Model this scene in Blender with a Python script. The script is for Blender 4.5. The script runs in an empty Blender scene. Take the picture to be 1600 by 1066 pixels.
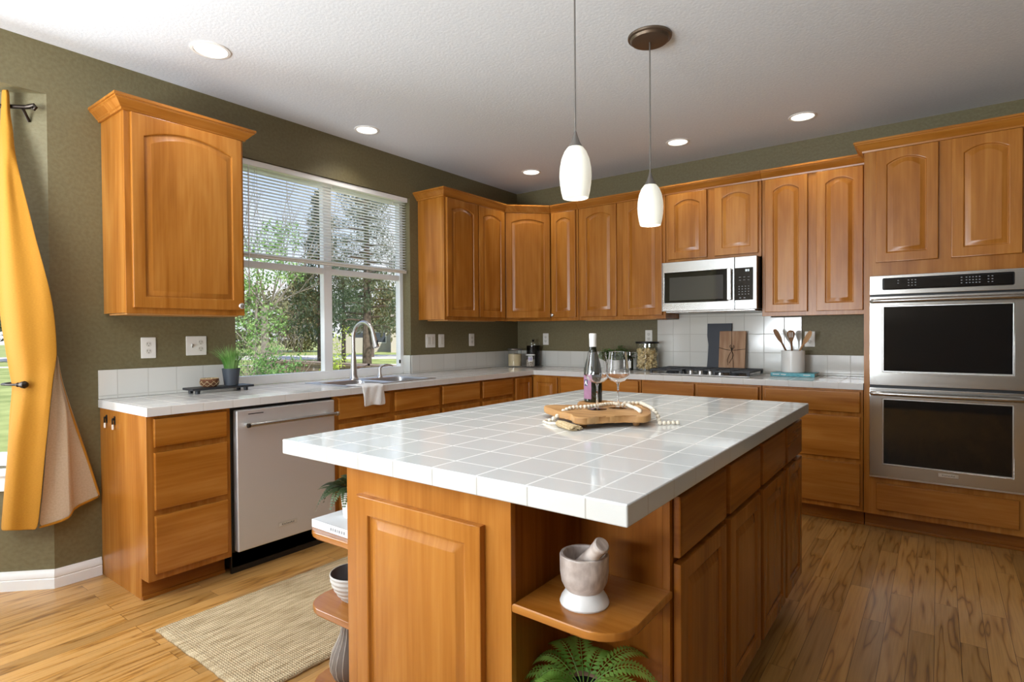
import bpy, bmesh, math, random
from mathutils import Vector, Matrix
rnd = random.Random(7)
PI = math.pi
scene = bpy.context.scene
COL = scene.collection

# ------------------------------------------------------------------ camera
yaw, pitch, roll, fpx = 0.6432, -0.0138, -0.0069, 890.2
fw = Vector((-math.sin(yaw)*math.cos(pitch), math.cos(yaw)*math.cos(pitch), math.sin(pitch)))
r0 = Vector((math.cos(yaw), math.sin(yaw), 0)); u0 = r0.cross(fw)
cr = math.cos(roll)*r0 + math.sin(roll)*u0
cu = -math.sin(roll)*r0 + math.cos(roll)*u0
cam = bpy.data.cameras.new('camera'); cam.sensor_width = 36; cam.lens = fpx*36/1600
cam.clip_start = .02; cam.clip_end = 400
camo = bpy.data.objects.new('camera', cam); COL.objects.link(camo)
M = Matrix((cr, cu, -fw)).transposed().to_4x4(); M.translation = Vector((3.4979, -4.767, 1.244))
camo.matrix_world = M
scene.camera = camo

# ------------------------------------------------------------------ exposure
vs = scene.view_settings
scene.display_settings.display_device = 'sRGB'
vs.view_transform = 'Standard'; vs.look = 'None'; vs.gamma = 1; vs.use_curve_mapping = False
vs.exposure = 0.0

# ------------------------------------------------------------------ world: blue sky with thin white cloud
w = bpy.data.worlds.new('sky'); scene.world = w; w.use_nodes = True
nt = w.node_tree; nt.nodes.clear()
out = nt.nodes.new('ShaderNodeOutputWorld'); bg = nt.nodes.new('ShaderNodeBackground')
tc = nt.nodes.new('ShaderNodeTexCoord'); sp = nt.nodes.new('ShaderNodeSeparateXYZ')
rmp = nt.nodes.new('ShaderNodeValToRGB'); nz = nt.nodes.new('ShaderNodeTexNoise')
cl = nt.nodes.new('ShaderNodeValToRGB'); mx = nt.nodes.new('ShaderNodeMixRGB')
nt.links.new(tc.outputs['Generated'], sp.inputs[0]); nt.links.new(sp.outputs['Z'], rmp.inputs[0])
e = rmp.color_ramp.elements
e[0].position = 0.0; e[0].color = (.92, .95, 1, 1); e[1].position = .42; e[1].color = (.22, .42, .90, 1)
k = rmp.color_ramp.elements.new(.13); k.color = (.74, .85, 1, 1)
nz.inputs['Scale'].default_value = 5; nz.inputs['Detail'].default_value = 5
nt.links.new(tc.outputs['Generated'], nz.inputs['Vector']); nt.links.new(nz.outputs[0], cl.inputs[0])
cl.color_ramp.elements[0].position = .45; cl.color_ramp.elements[1].position = .7
mx.inputs[2].default_value = (1, 1, 1, 1)
nt.links.new(cl.outputs[0], mx.inputs[0]); nt.links.new(rmp.outputs[0], mx.inputs[1])
nt.links.new(mx.outputs[0], bg.inputs[0]); bg.inputs[1].default_value = 1.25
nt.links.new(bg.outputs[0], out.inputs[0])

# ------------------------------------------------------------------ sun, bay window daylight and an added rear fill
def light(name, kind, loc, direction, energy, color=(1, 1, 1), **kw):
    l = bpy.data.lights.new(name, kind); l.energy = energy; l.color = color
    for a, b in kw.items(): setattr(l, a, b)
    o = bpy.data.objects.new(name, l); COL.objects.link(o); o.location = loc
    o.rotation_euler = Vector(direction).to_track_quat('-Z', 'Y').to_euler()
    return o
light('sun', 'SUN', (10, 10, 20), (-.75, .25, -.75), 7, (1, .95, .86), angle=.03)
light('rear_bounce_fill', 'AREA', (1.60, -7.30, 1.30), (0, 1, 3.2), 450, (.86, .935, 1), shape='RECTANGLE', size=1.72, size_y=2.3)  # added fill lamp behind the camera, aimed up to bounce off the ceiling
light('bay_window_daylight', 'AREA', (-.82, -5.5, 1.4), (1, 0, .2), 125, (.88, .945, 1), shape='RECTANGLE', size=1.5, size_y=1.6)

# ------------------------------------------------------------------ material helpers
def srgb(h, k=1.0):
    c = [int(h[i:i+2], 16)/255 for i in (0, 2, 4)]
    return tuple(((x/12.92) if x <= .04045 else ((x+.055)/1.055)**2.4)*k for x in c) + (1,)
def newmat(name):
    m = bpy.data.materials.new(name); m.use_nodes = True
    n = m.node_tree; b = n.nodes['Principled BSDF']
    return m, n, b
def N(n, t, **kw):
    x = n.nodes.new(t)
    for a, v in kw.items():
        if a in x.inputs: x.inputs[a].default_value = v
        else: setattr(x, a, v)
    return x
def plain(name, col, rough=.5, metal=0, spec=.5, bump=0, bscale=200, coat=0, emit=None, estr=1):
    m, n, b = newmat(name)
    b.inputs['Base Color'].default_value = srgb(col) if isinstance(col, str) else col
    b.inputs['Roughness'].default_value = rough; b.inputs['Metallic'].default_value = metal
    b.inputs['Specular IOR Level'].default_value = spec; b.inputs['Coat Weight'].default_value = coat
    if emit: b.inputs['Emission Color'].default_value = srgb(emit); b.inputs['Emission Strength'].default_value = estr
    if bump:
        t = N(n, 'ShaderNodeTexCoord'); z = N(n, 'ShaderNodeTexNoise', Scale=bscale, Detail=3)
        bp = N(n, 'ShaderNodeBump', Strength=bump, Distance=.004)
        n.links.new(t.outputs['UV'], z.inputs['Vector']); n.links.new(z.outputs[0], bp.inputs['Height'])
        n.links.new(bp.outputs[0], b.inputs['Normal'])
    return m
def mottled(name, c1, c2, rough=.6, scale=20, detail=4, bump=0, sx=1, sy=1, lo=.35, hi=.65, bdist=.003, metal=0, spec=.5, coord='UV'):
    m, n, b = newmat(name)
    t = N(n, 'ShaderNodeTexCoord'); mp = N(n, 'ShaderNodeMapping'); mp.inputs['Scale'].default_value = (sx, sy, 1)
    z = N(n, 'ShaderNodeTexNoise', Scale=scale, Detail=detail); r = N(n, 'ShaderNodeValToRGB')
    r.color_ramp.elements[0].position = lo; r.color_ramp.elements[0].color = srgb(c1)
    r.color_ramp.elements[1].position = hi; r.color_ramp.elements[1].color = srgb(c2)
    n.links.new(t.outputs[coord], mp.inputs[0]); n.links.new(mp.outputs[0], z.inputs['Vector'])
    n.links.new(z.outputs[0], r.inputs[0]); n.links.new(r.outputs[0], b.inputs['Base Color'])
    b.inputs['Roughness'].default_value = rough; b.inputs['Metallic'].default_value = metal
    b.inputs['Specular IOR Level'].default_value = spec
    if bump:
        bp = N(n, 'ShaderNodeBump', Strength=bump, Distance=bdist)
        n.links.new(z.outputs[0], bp.inputs['Height']); n.links.new(bp.outputs[0], b.inputs['Normal'])
    return m
def wood(name, dark, mid, light_, rough=.27, fine=70, coat=.05, bump=.05):
    """straight-grained timber, grain along the V of the UV map; each object gets its own offset"""
    m, n, b = newmat(name)
    t = N(n, 'ShaderNodeTexCoord'); oi = N(n, 'ShaderNodeObjectInfo')
    mul = N(n, 'ShaderNodeMath', operation='MULTIPLY'); mul.inputs[1].default_value = 37
    n.links.new(oi.outputs['Random'], mul.inputs[0])
    add = N(n, 'ShaderNodeVectorMath', operation='ADD')
    n.links.new(t.outputs['UV'], add.inputs[0]); n.links.new(mul.outputs[0], add.inputs[1])
    m1 = N(n, 'ShaderNodeMapping'); m1.inputs['Scale'].default_value = (fine, 2.2, 1)
    m2 = N(n, 'ShaderNodeMapping'); m2.inputs['Scale'].default_value = (9, 1.3, 1)
    z1 = N(n, 'ShaderNodeTexNoise', Scale=1, Detail=4, Roughness=.6); z2 = N(n, 'ShaderNodeTexNoise', Scale=1, Detail=3, Distortion=.6)
    for mm, z in ((m1, z1), (m2, z2)):
        n.links.new(add.outputs[0], mm.inputs[0]); n.links.new(mm.outputs[0], z.inputs['Vector'])
    mixf = N(n, 'ShaderNodeMath', operation='MULTIPLY_ADD'); mixf.inputs[1].default_value = .35
    half = N(n, 'ShaderNodeMath', operation='MULTIPLY'); half.inputs[1].default_value = .65
    n.links.new(z2.outputs[0], half.inputs[0]); n.links.new(z1.outputs[0], mixf.inputs[0]); n.links.new(half.outputs[0], mixf.inputs[2])
    r = N(n, 'ShaderNodeValToRGB'); el = r.color_ramp.elements
    el[0].position = .33; el[0].color = srgb(dark); el[1].position = .68; el[1].color = srgb(light_)
    k = el.new(.5); k.color = srgb(mid)
    n.links.new(mixf.outputs[0], r.inputs[0])
    hsv = N(n, 'ShaderNodeHueSaturation'); vr = N(n, 'ShaderNodeMapRange'); vr.inputs['To Min'].default_value = .93; vr.inputs['To Max'].default_value = 1.06
    n.links.new(oi.outputs['Random'], vr.inputs[0]); n.links.new(vr.outputs[0], hsv.inputs['Value'])
    n.links.new(r.outputs[0], hsv.inputs['Color']); n.links.new(hsv.outputs[0], b.inputs['Base Color'])
    b.inputs['Roughness'].default_value = rough; b.inputs['Coat Weight'].default_value = coat; b.inputs['Coat Roughness'].default_value = .22; b.inputs['Specular IOR Level'].default_value = .34
    if bump:
        bp = N(n, 'ShaderNodeBump', Strength=bump, Distance=.001)
        n.links.new(z1.outputs[0], bp.inputs['Height']); n.links.new(bp.outputs[0], b.inputs['Normal'])
    return m
def tiles(name, face, face2, grout, size, ox, oy, rough=.08, gap=.0035, sizey=None):
    m, n, b = newmat(name)
    t = N(n, 'ShaderNodeTexCoord'); mp = N(n, 'ShaderNodeMapping'); mp.inputs['Location'].default_value = (-ox, -oy, 0)
    br = N(n, 'ShaderNodeTexBrick', offset=0.0, squash=1.0)
    br.inputs['Scale'].default_value = 1; br.inputs['Brick Width'].default_value = size; br.inputs['Row Height'].default_value = sizey or size
    br.inputs['Mortar Size'].default_value = gap; br.inputs['Mortar Smooth'].default_value = .25; br.inputs['Bias'].default_value = 0
    br.inputs['Color1'].default_value = srgb(face); br.inputs['Color2'].default_value = srgb(face2); br.inputs['Mortar'].default_value = srgb(grout)
    n.links.new(t.outputs['UV'], mp.inputs[0]); n.links.new(mp.outputs[0], br.inputs['Vector'])
    n.links.new(br.outputs['Color'], b.inputs['Base Color'])
    z = N(n, 'ShaderNodeTexNoise', Scale=7, Detail=1); n.links.new(mp.outputs[0], z.inputs['Vector'])
    inv = N(n, 'ShaderNodeMath', operation='SUBTRACT'); inv.inputs[0].default_value = 1; n.links.new(br.outputs['Fac'], inv.inputs[1])
    ad = N(n, 'ShaderNodeMath', operation='MULTIPLY_ADD'); ad.inputs[1].default_value = .35
    n.links.new(z.outputs[0], ad.inputs[0]); n.links.new(inv.outputs[0], ad.inputs[2])
    bp = N(n, 'ShaderNodeBump', Strength=.5, Distance=.0016); n.links.new(ad.outputs[0], bp.inputs['Height']); n.links.new(bp.outputs[0], b.inputs['Normal'])
    rr = N(n, 'ShaderNodeMapRange'); rr.inputs['To Min'].default_value = rough; rr.inputs['To Max'].default_value = .7
    n.links.new(br.outputs['Fac'], rr.inputs[0]); n.links.new(rr.outputs[0], b.inputs['Roughness'])
    return m
def steel(name, col=(.60, .585, .56, 1), rough=.27, sx=300, sy=3):
    m, n, b = newmat(name)
    b.inputs['Base Color'].default_value = col; b.inputs['Metallic'].default_value = 1
    t = N(n, 'ShaderNodeTexCoord'); mp = N(n, 'ShaderNodeMapping'); mp.inputs['Scale'].default_value = (sx, sy, 1)
    z = N(n, 'ShaderNodeTexNoise', Scale=1, Detail=2); r = N(n, 'ShaderNodeMapRange')
    r.inputs['To Min'].default_value = rough-.03; r.inputs['To Max'].default_value = rough+.05
    n.links.new(t.outputs['UV'], mp.inputs[0]); n.links.new(mp.outputs[0], z.inputs['Vector'])
    n.links.new(z.outputs[0], r.inputs[0]); n.links.new(r.outputs[0], b.inputs['Roughness'])
    bp = N(n, 'ShaderNodeBump', Strength=.012, Distance=.001); n.links.new(z.outputs[0], bp.inputs['Height']); n.links.new(bp.outputs[0], b.inputs['Normal'])
    return m
def thin_glass(name, tint=(1, 1, 1, 1), edge=.55):
    m = bpy.data.materials.new(name); m.use_nodes = True; n = m.node_tree; n.nodes.clear()
    o = N(n, 'ShaderNodeOutputMaterial'); tr = N(n, 'ShaderNodeBsdfTransparent'); gl = N(n, 'ShaderNodeBsdfGlossy'); mi = N(n, 'ShaderNodeMixShader')
    lw = N(n, 'ShaderNodeLayerWeight', Blend=.5); pw = N(n, 'ShaderNodeMath', operation='POWER'); pw.inputs[1].default_value = 4
    ma = N(n, 'ShaderNodeMath', operation='MULTIPLY_ADD'); ma.inputs[1].default_value = edge; ma.inputs[2].default_value = .035
    tr.inputs[0].default_value = tint; gl.inputs['Roughness'].default_value = .02
    n.links.new(lw.outputs['Facing'], pw.inputs[0]); n.links.new(pw.outputs[0], ma.inputs[0]); n.links.new(ma.outputs[0], mi.inputs[0])
    n.links.new(tr.outputs[0], mi.inputs[1]); n.links.new(gl.outputs[0], mi.inputs[2]); n.links.new(mi.outputs[0], o.inputs[0])
    return m
def leafmat(name, c1, c2, rough=.5):
    m, n, b = newmat(name)
    t = N(n, 'ShaderNodeTexCoord'); z = N(n, 'ShaderNodeTexNoise', Scale=9, Detail=3); r = N(n, 'ShaderNodeValToRGB')
    r.color_ramp.elements[0].position = .35; r.color_ramp.elements[0].color = srgb(c1); r.color_ramp.elements[1].position = .65; r.color_ramp.elements[1].color = srgb(c2)
    n.links.new(t.outputs['Object'], z.inputs['Vector']); n.links.new(z.outputs[0], r.inputs[0]); n.links.new(r.outputs[0], b.inputs['Base Color'])
    b.inputs['Roughness'].default_value = rough
    tr = N(n, 'ShaderNodeBsdfTranslucent'); mi = N(n, 'ShaderNodeMixShader'); mi.inputs[0].default_value = .35
    n.links.new(r.outputs[0], tr.inputs[0]); n.links.new(b.outputs[0], mi.inputs[1]); n.links.new(tr.outputs[0], mi.inputs[2])
    n.links.new(mi.outputs[0], n.nodes['Material Output'].inputs[0])
    return m

MT = {}
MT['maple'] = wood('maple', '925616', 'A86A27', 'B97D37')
MT['maple_shaded'] = wood('maple_shaded', '7E4510', '92561A', 'A36728')  # shade of the island's right side and shelf recesses coloured in; also toe kicks
MT['maple_edge'] = wood('maple_edge', 'B88046', 'C99458', 'D6A66E')
MT['shelf_maple'] = wood('glossy_shelf_maple', '8A5016', 'A06426', 'B27635', rough=.16, coat=.2)
MT['walnut'] = wood('walnut', '3A2415', '5A3922', '7A5233', rough=.5, coat=0)
MT['board_wood'] = wood('board_wood', '6A4630', 'A07858', 'CDAA88', rough=.6, coat=0, fine=24)
MT['acacia'] = wood('acacia', '8F6236', 'B98C58', 'CFA777', rough=.55, coat=0, fine=30)
MT['spoon_wood'] = wood('spoon_wood', '5B3A20', '7A5230', '96704A', rough=.55, coat=0)
MT['pale_wood'] = wood('pale_wood', '9A7048', 'B98D60', 'CDA67A', rough=.55, coat=0)
MT['olive'] = mottled('olive_wall_paint', '6B6142', '736A4B', .55, 60, 3, bump=.35, bdist=.004)
MT['ceiling'] = mottled('ceiling_paint', 'D9DCE0', 'DFE2E5', .85, 70, 3, bump=.3, bdist=.004)
MT['cream'] = mottled('brown_wall_paint', '776B5D', '7E7264', .6, 60, 3, bump=.2)
MT['white'] = plain('white_trim_paint', 'EDEBE6', .35)
MT['vinyl'] = plain('white_vinyl', 'F8F8F6', .35)
MT['slat'] = leafmat('white_blind_slat', 'F4F4F0', 'F8F8F5', .4)
MT['plastic'] = plain('white_plastic', 'E9E6DE', .35)
MT['ivory'] = plain('ivory_plastic', 'DAD6CB', .4)
MT['darkslot'] = plain('dark_slot', '2A2724', .6)
MT['steel'] = steel('brushed_steel', (.46, .455, .445, 1), .24)
MT['steel_v'] = steel('brushed_steel_panel', (.74, .74, .74, 1), .52)
MT['steel_v'].node_tree.nodes['Principled BSDF'].inputs['Metallic'].default_value = .75
MT['oven_steel'] = steel('warm_oven_steel', (.50, .485, .455, 1), .2)
MT['chrome'] = plain('satin_nickel', (.66, .65, .63, 1), .3, 1)
MT['sinksteel'] = steel('sink_steel', (.58, .59, .60, 1), .3, 60, 60)
MT['blackglass'] = plain('black_oven_glass', (.004, .004, .0045, 1), .03, 0, .5)
MT['smokeglass'] = plain('smoked_door_glass', (.05, .05, .052, 1), .04, 0, .8)
MT['black'] = plain('black_plastic', '141414', .4)
MT['blacksatin'] = plain('black_satin', '25262A', .45)
MT['iron'] = plain('cast_iron', '2B2D31', .5, 0, .5, bump=.2)
MT['bronze'] = plain('brushed_bronze', (.17, .13, .095, 1), .4, .85)
MT['darkbronze'] = plain('dark_bronze', (.035, .026, .02, 1), .35, .8)
MT['nickelgray'] = plain('pewter_cap', (.24, .22, .2, 1), .4, .8)
MT['keymark'] = plain('key_marking', '8E9094', .5)
MT['display'] = plain('lit_display', '0A0A0A', .3, emit='DDE8EA', estr=1.2)
MT['shade'] = plain('opal_glass_shade', 'EFEEE2', .25, emit='FBF8E6', estr=.42)
MT['lens'] = plain('lamp_lens', 'FFFFFF', .5, emit='FFF8EA', estr=3)
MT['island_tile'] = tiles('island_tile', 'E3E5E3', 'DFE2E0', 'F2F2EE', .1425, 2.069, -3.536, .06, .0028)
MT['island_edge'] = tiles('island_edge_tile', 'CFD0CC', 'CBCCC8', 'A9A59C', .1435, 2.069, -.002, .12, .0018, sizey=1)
MT['counter_tile'] = tiles('counter_tile', 'E0DEDA', 'DCDAD6', 'CFCBC4', .146, 1.668, -.02, .09, .0025)
MT['splash_tile'] = tiles('splash_tile', 'DCDAD3', 'D6D4CC', 'C4C1B8', .1465, 1.668, 1.077, .1, .0028)
MT['glass'] = None
def realglass(name, col=(1, 1, 1, 1), ior=1.45, rough=0.0):
    m, n, b = newmat(name)
    b.inputs['Base Color'].default_value = col; b.inputs['Transmission Weight'].default_value = 1; b.inputs['IOR'].default_value = ior; b.inputs['Roughness'].default_value = rough
    return m
MT['glass'] = realglass('clear_glass')
MT['jarglass'] = thin_glass('jar_glass', (.98, .985, .98, 1), .5)
MT['pane'] = thin_glass('window_glass', (.985, .99, .985, 1), .3)
MT['bottleglass'] = plain('dark_bottle_glass', (.012, .013, .006, 1), .06, 0, .6)
MT['winelabel'] = mottled('pink_label', '875C75', '926680', .6, 30)
MT['navy'] = plain('navy_print', '26304C', .6)
MT['paper'] = plain('white_paper', 'E8E6E1', .7)
MT['foil'] = plain('white_foil', 'E4E1DC', .35)
MT['charcoal'] = plain('charcoal_ceramic', '3C424A', .55)
MT['slate'] = plain('slate_board', '2F333C', .55, bump=.1)
MT['stone'] = mottled('marble_stone', 'A4948A', 'D2C7BF', .4, 22, 5, sx=1, sy=3, coord='Object')
MT['stonewhite'] = mottled('white_marble', 'D8D4CE', 'F0EEEA', .35, 14, 4, coord='Object')
MT['ceramic'] = plain('white_ceramic', 'EDEBE6', .25)
MT['blush'] = plain('blush_ceramic', 'C99C84', .5)
MT['bowl'] = plain('gray_stoneware', 'CAC7C1', .5)
MT['bowl_in'] = plain('dark_gray_glaze', '6E6D6C', .4)
MT['vase'] = plain('brown_stoneware', '6F6257', .6)
MT['vaseline'] = plain('pale_stripe', 'C9C1B5', .6)
MT['book'] = plain('white_book_cover', 'E3E4E4', .4)
MT['pages'] = plain('book_pages', 'EFECE4', .8)
MT['teal'] = mottled('teal_book_cover', '3F98A6', '6FB9C4', .45, 30)
MT['grayink'] = plain('gray_ink', '8C8C8C', .7)
MT['flour'] = plain('oat_flour', 'DCC8A0', .9, bump=.3)
MT['seeds'] = mottled('dried_seeds', '6E5E50', 'CDBFB0', .8, 120, 3, bump=.5, lo=.4, hi=.6)
MT['pasta'] = mottled('pasta', 'DDBE80', 'F3E0B4', .6, 20)
MT['smokejar'] = thin_glass('smoky_jar_glass', (.5, .48, .47, 1), .5)
MT['purple'] = plain('purple_label', '5B55A0', .5)
MT['bead'] = mottled('cream_wood_bead', 'E2D6C0', 'F0E8D8', .55, 60)
MT['jute'] = mottled('jute_twine', 'B79B70', 'D8C49C', .9, 150)
MT['basket'] = mottled('brown_woven_bowl', '4A2A16', '7B4A28', .8, 90, 3, bump=.6, sy=3)
MT['towel'] = mottled('white_terry', 'E6E4E0', 'F4F3F0', .95, 220, 3, bump=.8)
MT['curtain'] = mottled('mustard_linen', 'A8700D', 'B27A16', .85, 120, 4, bump=.12, sx=1, sy=3)
MT['lining'] = mottled('beige_lining', 'BCA68A', 'C6B196', .9, 120, 3, bump=.08)
MT['soil'] = plain('black_soil', '171412', .95)
MT['fern'] = leafmat('fern_green', '74A63E', 'B0D66C')
MT['fern_dark'] = leafmat('fern_dark', '2C3B22', '566B3C')
MT['grass'] = leafmat('grass_green', '6BA548', 'B4DA8A')
MT['herb'] = leafmat('herb_green', '557A3B', '8FAE66')
def rugmat():
    m, n, b = newmat('jute_rug_weave')
    t = N(n, 'ShaderNodeTexCoord')
    mp = N(n, 'ShaderNodeMapping'); mp.inputs['Rotation'].default_value = (0, 0, 0)
    n.links.new(t.outputs['UV'], mp.inputs[0])
    w1 = N(n, 'ShaderNodeTexWave', bands_direction='X', Scale=21, Distortion=1.6, Detail=2); w1.inputs['Detail Scale'].default_value = 8
    w2 = N(n, 'ShaderNodeTexWave', bands_direction='Y', Scale=33, Distortion=1.8, Detail=2); w2.inputs['Detail Scale'].default_value = 6
    z = N(n, 'ShaderNodeTexNoise', Scale=1, Detail=4); m3 = N(n, 'ShaderNodeMapping'); m3.inputs['Scale'].default_value = (60, 7, 1)
    n.links.new(t.outputs['UV'], m3.inputs[0]); n.links.new(m3.outputs[0], z.inputs['Vector'])
    for x in (w1, w2): n.links.new(mp.outputs[0], x.inputs['Vector'])
    mu = N(n, 'ShaderNodeMath', operation='MULTIPLY'); n.links.new(w1.outputs['Fac'], mu.inputs[0]); n.links.new(w2.outputs['Fac'], mu.inputs[1])
    ad = N(n, 'ShaderNodeMath', operation='MULTIPLY_ADD'); ad.inputs[1].default_value = .32
    n.links.new(mu.outputs[0], ad.inputs[0]); n.links.new(z.outputs[0], ad.inputs[2])
    r = N(n, 'ShaderNodeValToRGB'); r.color_ramp.elements[0].position = .32; r.color_ramp.elements[0].color = srgb('98805A')
    r.color_ramp.elements[1].position = .75; r.color_ramp.elements[1].color = srgb('D6C09A')
    n.links.new(ad.outputs[0], r.inputs[0]); n.links.new(r.outputs[0], b.inputs['Base Color']); b.inputs['Roughness'].default_value = .95
    bp = N(n, 'ShaderNodeBump', Strength=.8, Distance=.006); n.links.new(mu.outputs[0], bp.inputs['Height']); n.links.new(bp.outputs[0], b.inputs['Normal'])
    return m
MT['rug'] = rugmat()
def floormat():
    m, n, b = newmat('oak_floor_boards')
    t = N(n, 'ShaderNodeTexCoord')
    mp = N(n, 'ShaderNodeMapping'); mp.inputs['Rotation'].default_value = (0, 0, PI/2)
    n.links.new(t.outputs['UV'], mp.inputs[0])
    br = N(n, 'ShaderNodeTexBrick', offset=.37, offset_frequency=2, squash=1)
    br.inputs['Scale'].default_value = 1; br.inputs['Brick Width'].default_value = .95; br.inputs['Row Height'].default_value = .083
    br.inputs['Mortar Size'].default_value = .0009; br.inputs['Mortar Smooth'].default_value = .3; br.inputs['Bias'].default_value = 0
    br.inputs['Color1'].default_value = (0, 0, 0, 1); br.inputs['Color2'].default_value = (1, 1, 1, 1); br.inputs['Mortar'].default_value = (.5, .5, .5, 1)
    n.links.new(mp.outputs[0], br.inputs['Vector'])
    off = N(n, 'ShaderNodeVectorMath', operation='MULTIPLY_ADD'); off.inputs[1].default_value = (13, 7, 5)
    n.links.new(br.outputs['Color'], off.inputs[0]); n.links.new(t.outputs['UV'], off.inputs[2])
    m1 = N(n, 'ShaderNodeMapping'); m1.inputs['Scale'].default_value = (15, 1.15, 1); n.links.new(off.outputs[0], m1.inputs[0])
    z0 = N(n, 'ShaderNodeTexNoise', Scale=1, Detail=2, Distortion=.3); n.links.new(m1.outputs[0], z0.inputs['Vector'])
    mulr = N(n, 'ShaderNodeMath', operation='MULTIPLY'); mulr.inputs[1].default_value = 9; n.links.new(z0.outputs[0], mulr.inputs[0])
    fr = N(n, 'ShaderNodeMath', operation='PINGPONG'); fr.inputs[1].default_value = 1; n.links.new(mulr.outputs[0], fr.inputs[0])
    m2 = N(n, 'ShaderNodeMapping'); m2.inputs['Scale'].default_value = (170, 5, 1); n.links.new(off.outputs[0], m2.inputs[0])
    z1 = N(n, 'ShaderNodeTexNoise', Scale=1, Detail=3); n.links.new(m2.outputs[0], z1.inputs['Vector'])
    ramp = N(n, 'ShaderNodeValToRGB'); el = ramp.color_ramp.elements
    el[0].position = .0; el[0].color = srgb('845A2C'); el[1].position = .5; el[1].color = srgb('B6894E')
    k = el.new(.16); k.color = srgb('A87839')
    n.links.new(fr.outputs[0], ramp.inputs[0])
    fine = N(n, 'ShaderNodeMixRGB', blend_type='MULTIPLY'); fine.inputs[0].default_value = .28
    rf = N(n, 'ShaderNodeValToRGB'); rf.color_ramp.elements[0].position = .3; rf.color_ramp.elements[0].color = (.45, .4, .36, 1); rf.color_ramp.elements[1].position = .6
    n.links.new(z1.outputs[0], rf.inputs[0]); n.links.new(ramp.outputs[0], fine.inputs[1]); n.links.new(rf.outputs[0], fine.inputs[2])
    tone = N(n, 'ShaderNodeHueSaturation'); vr = N(n, 'ShaderNodeMapRange'); vr.inputs['To Min'].default_value = .80; vr.inputs['To Max'].default_value = 1.25
    n.links.new(br.outputs['Color'], vr.inputs[0]); n.links.new(vr.outputs[0], tone.inputs['Value']); n.links.new(fine.outputs[0], tone.inputs['Color'])
    gap = N(n, 'ShaderNodeMixRGB'); gap.inputs[2].default_value = srgb('4A2C12'); n.links.new(br.outputs['Fac'], gap.inputs[0]); n.links.new(tone.outputs[0], gap.inputs[1])
    n.links.new(gap.outputs[0], b.inputs['Base Color'])
    b.inputs['Roughness'].default_value = .3; b.inputs['Coat Weight'].default_value = .2; b.inputs['Coat Roughness'].default_value = .25
    bp = N(n, 'ShaderNodeBump', Strength=.12, Distance=.001); n.links.new(fr.outputs[0], bp.inputs['Height']); n.links.new(bp.outputs[0], b.inputs['Normal'])
    return m
MT['floor'] = floormat()

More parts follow.
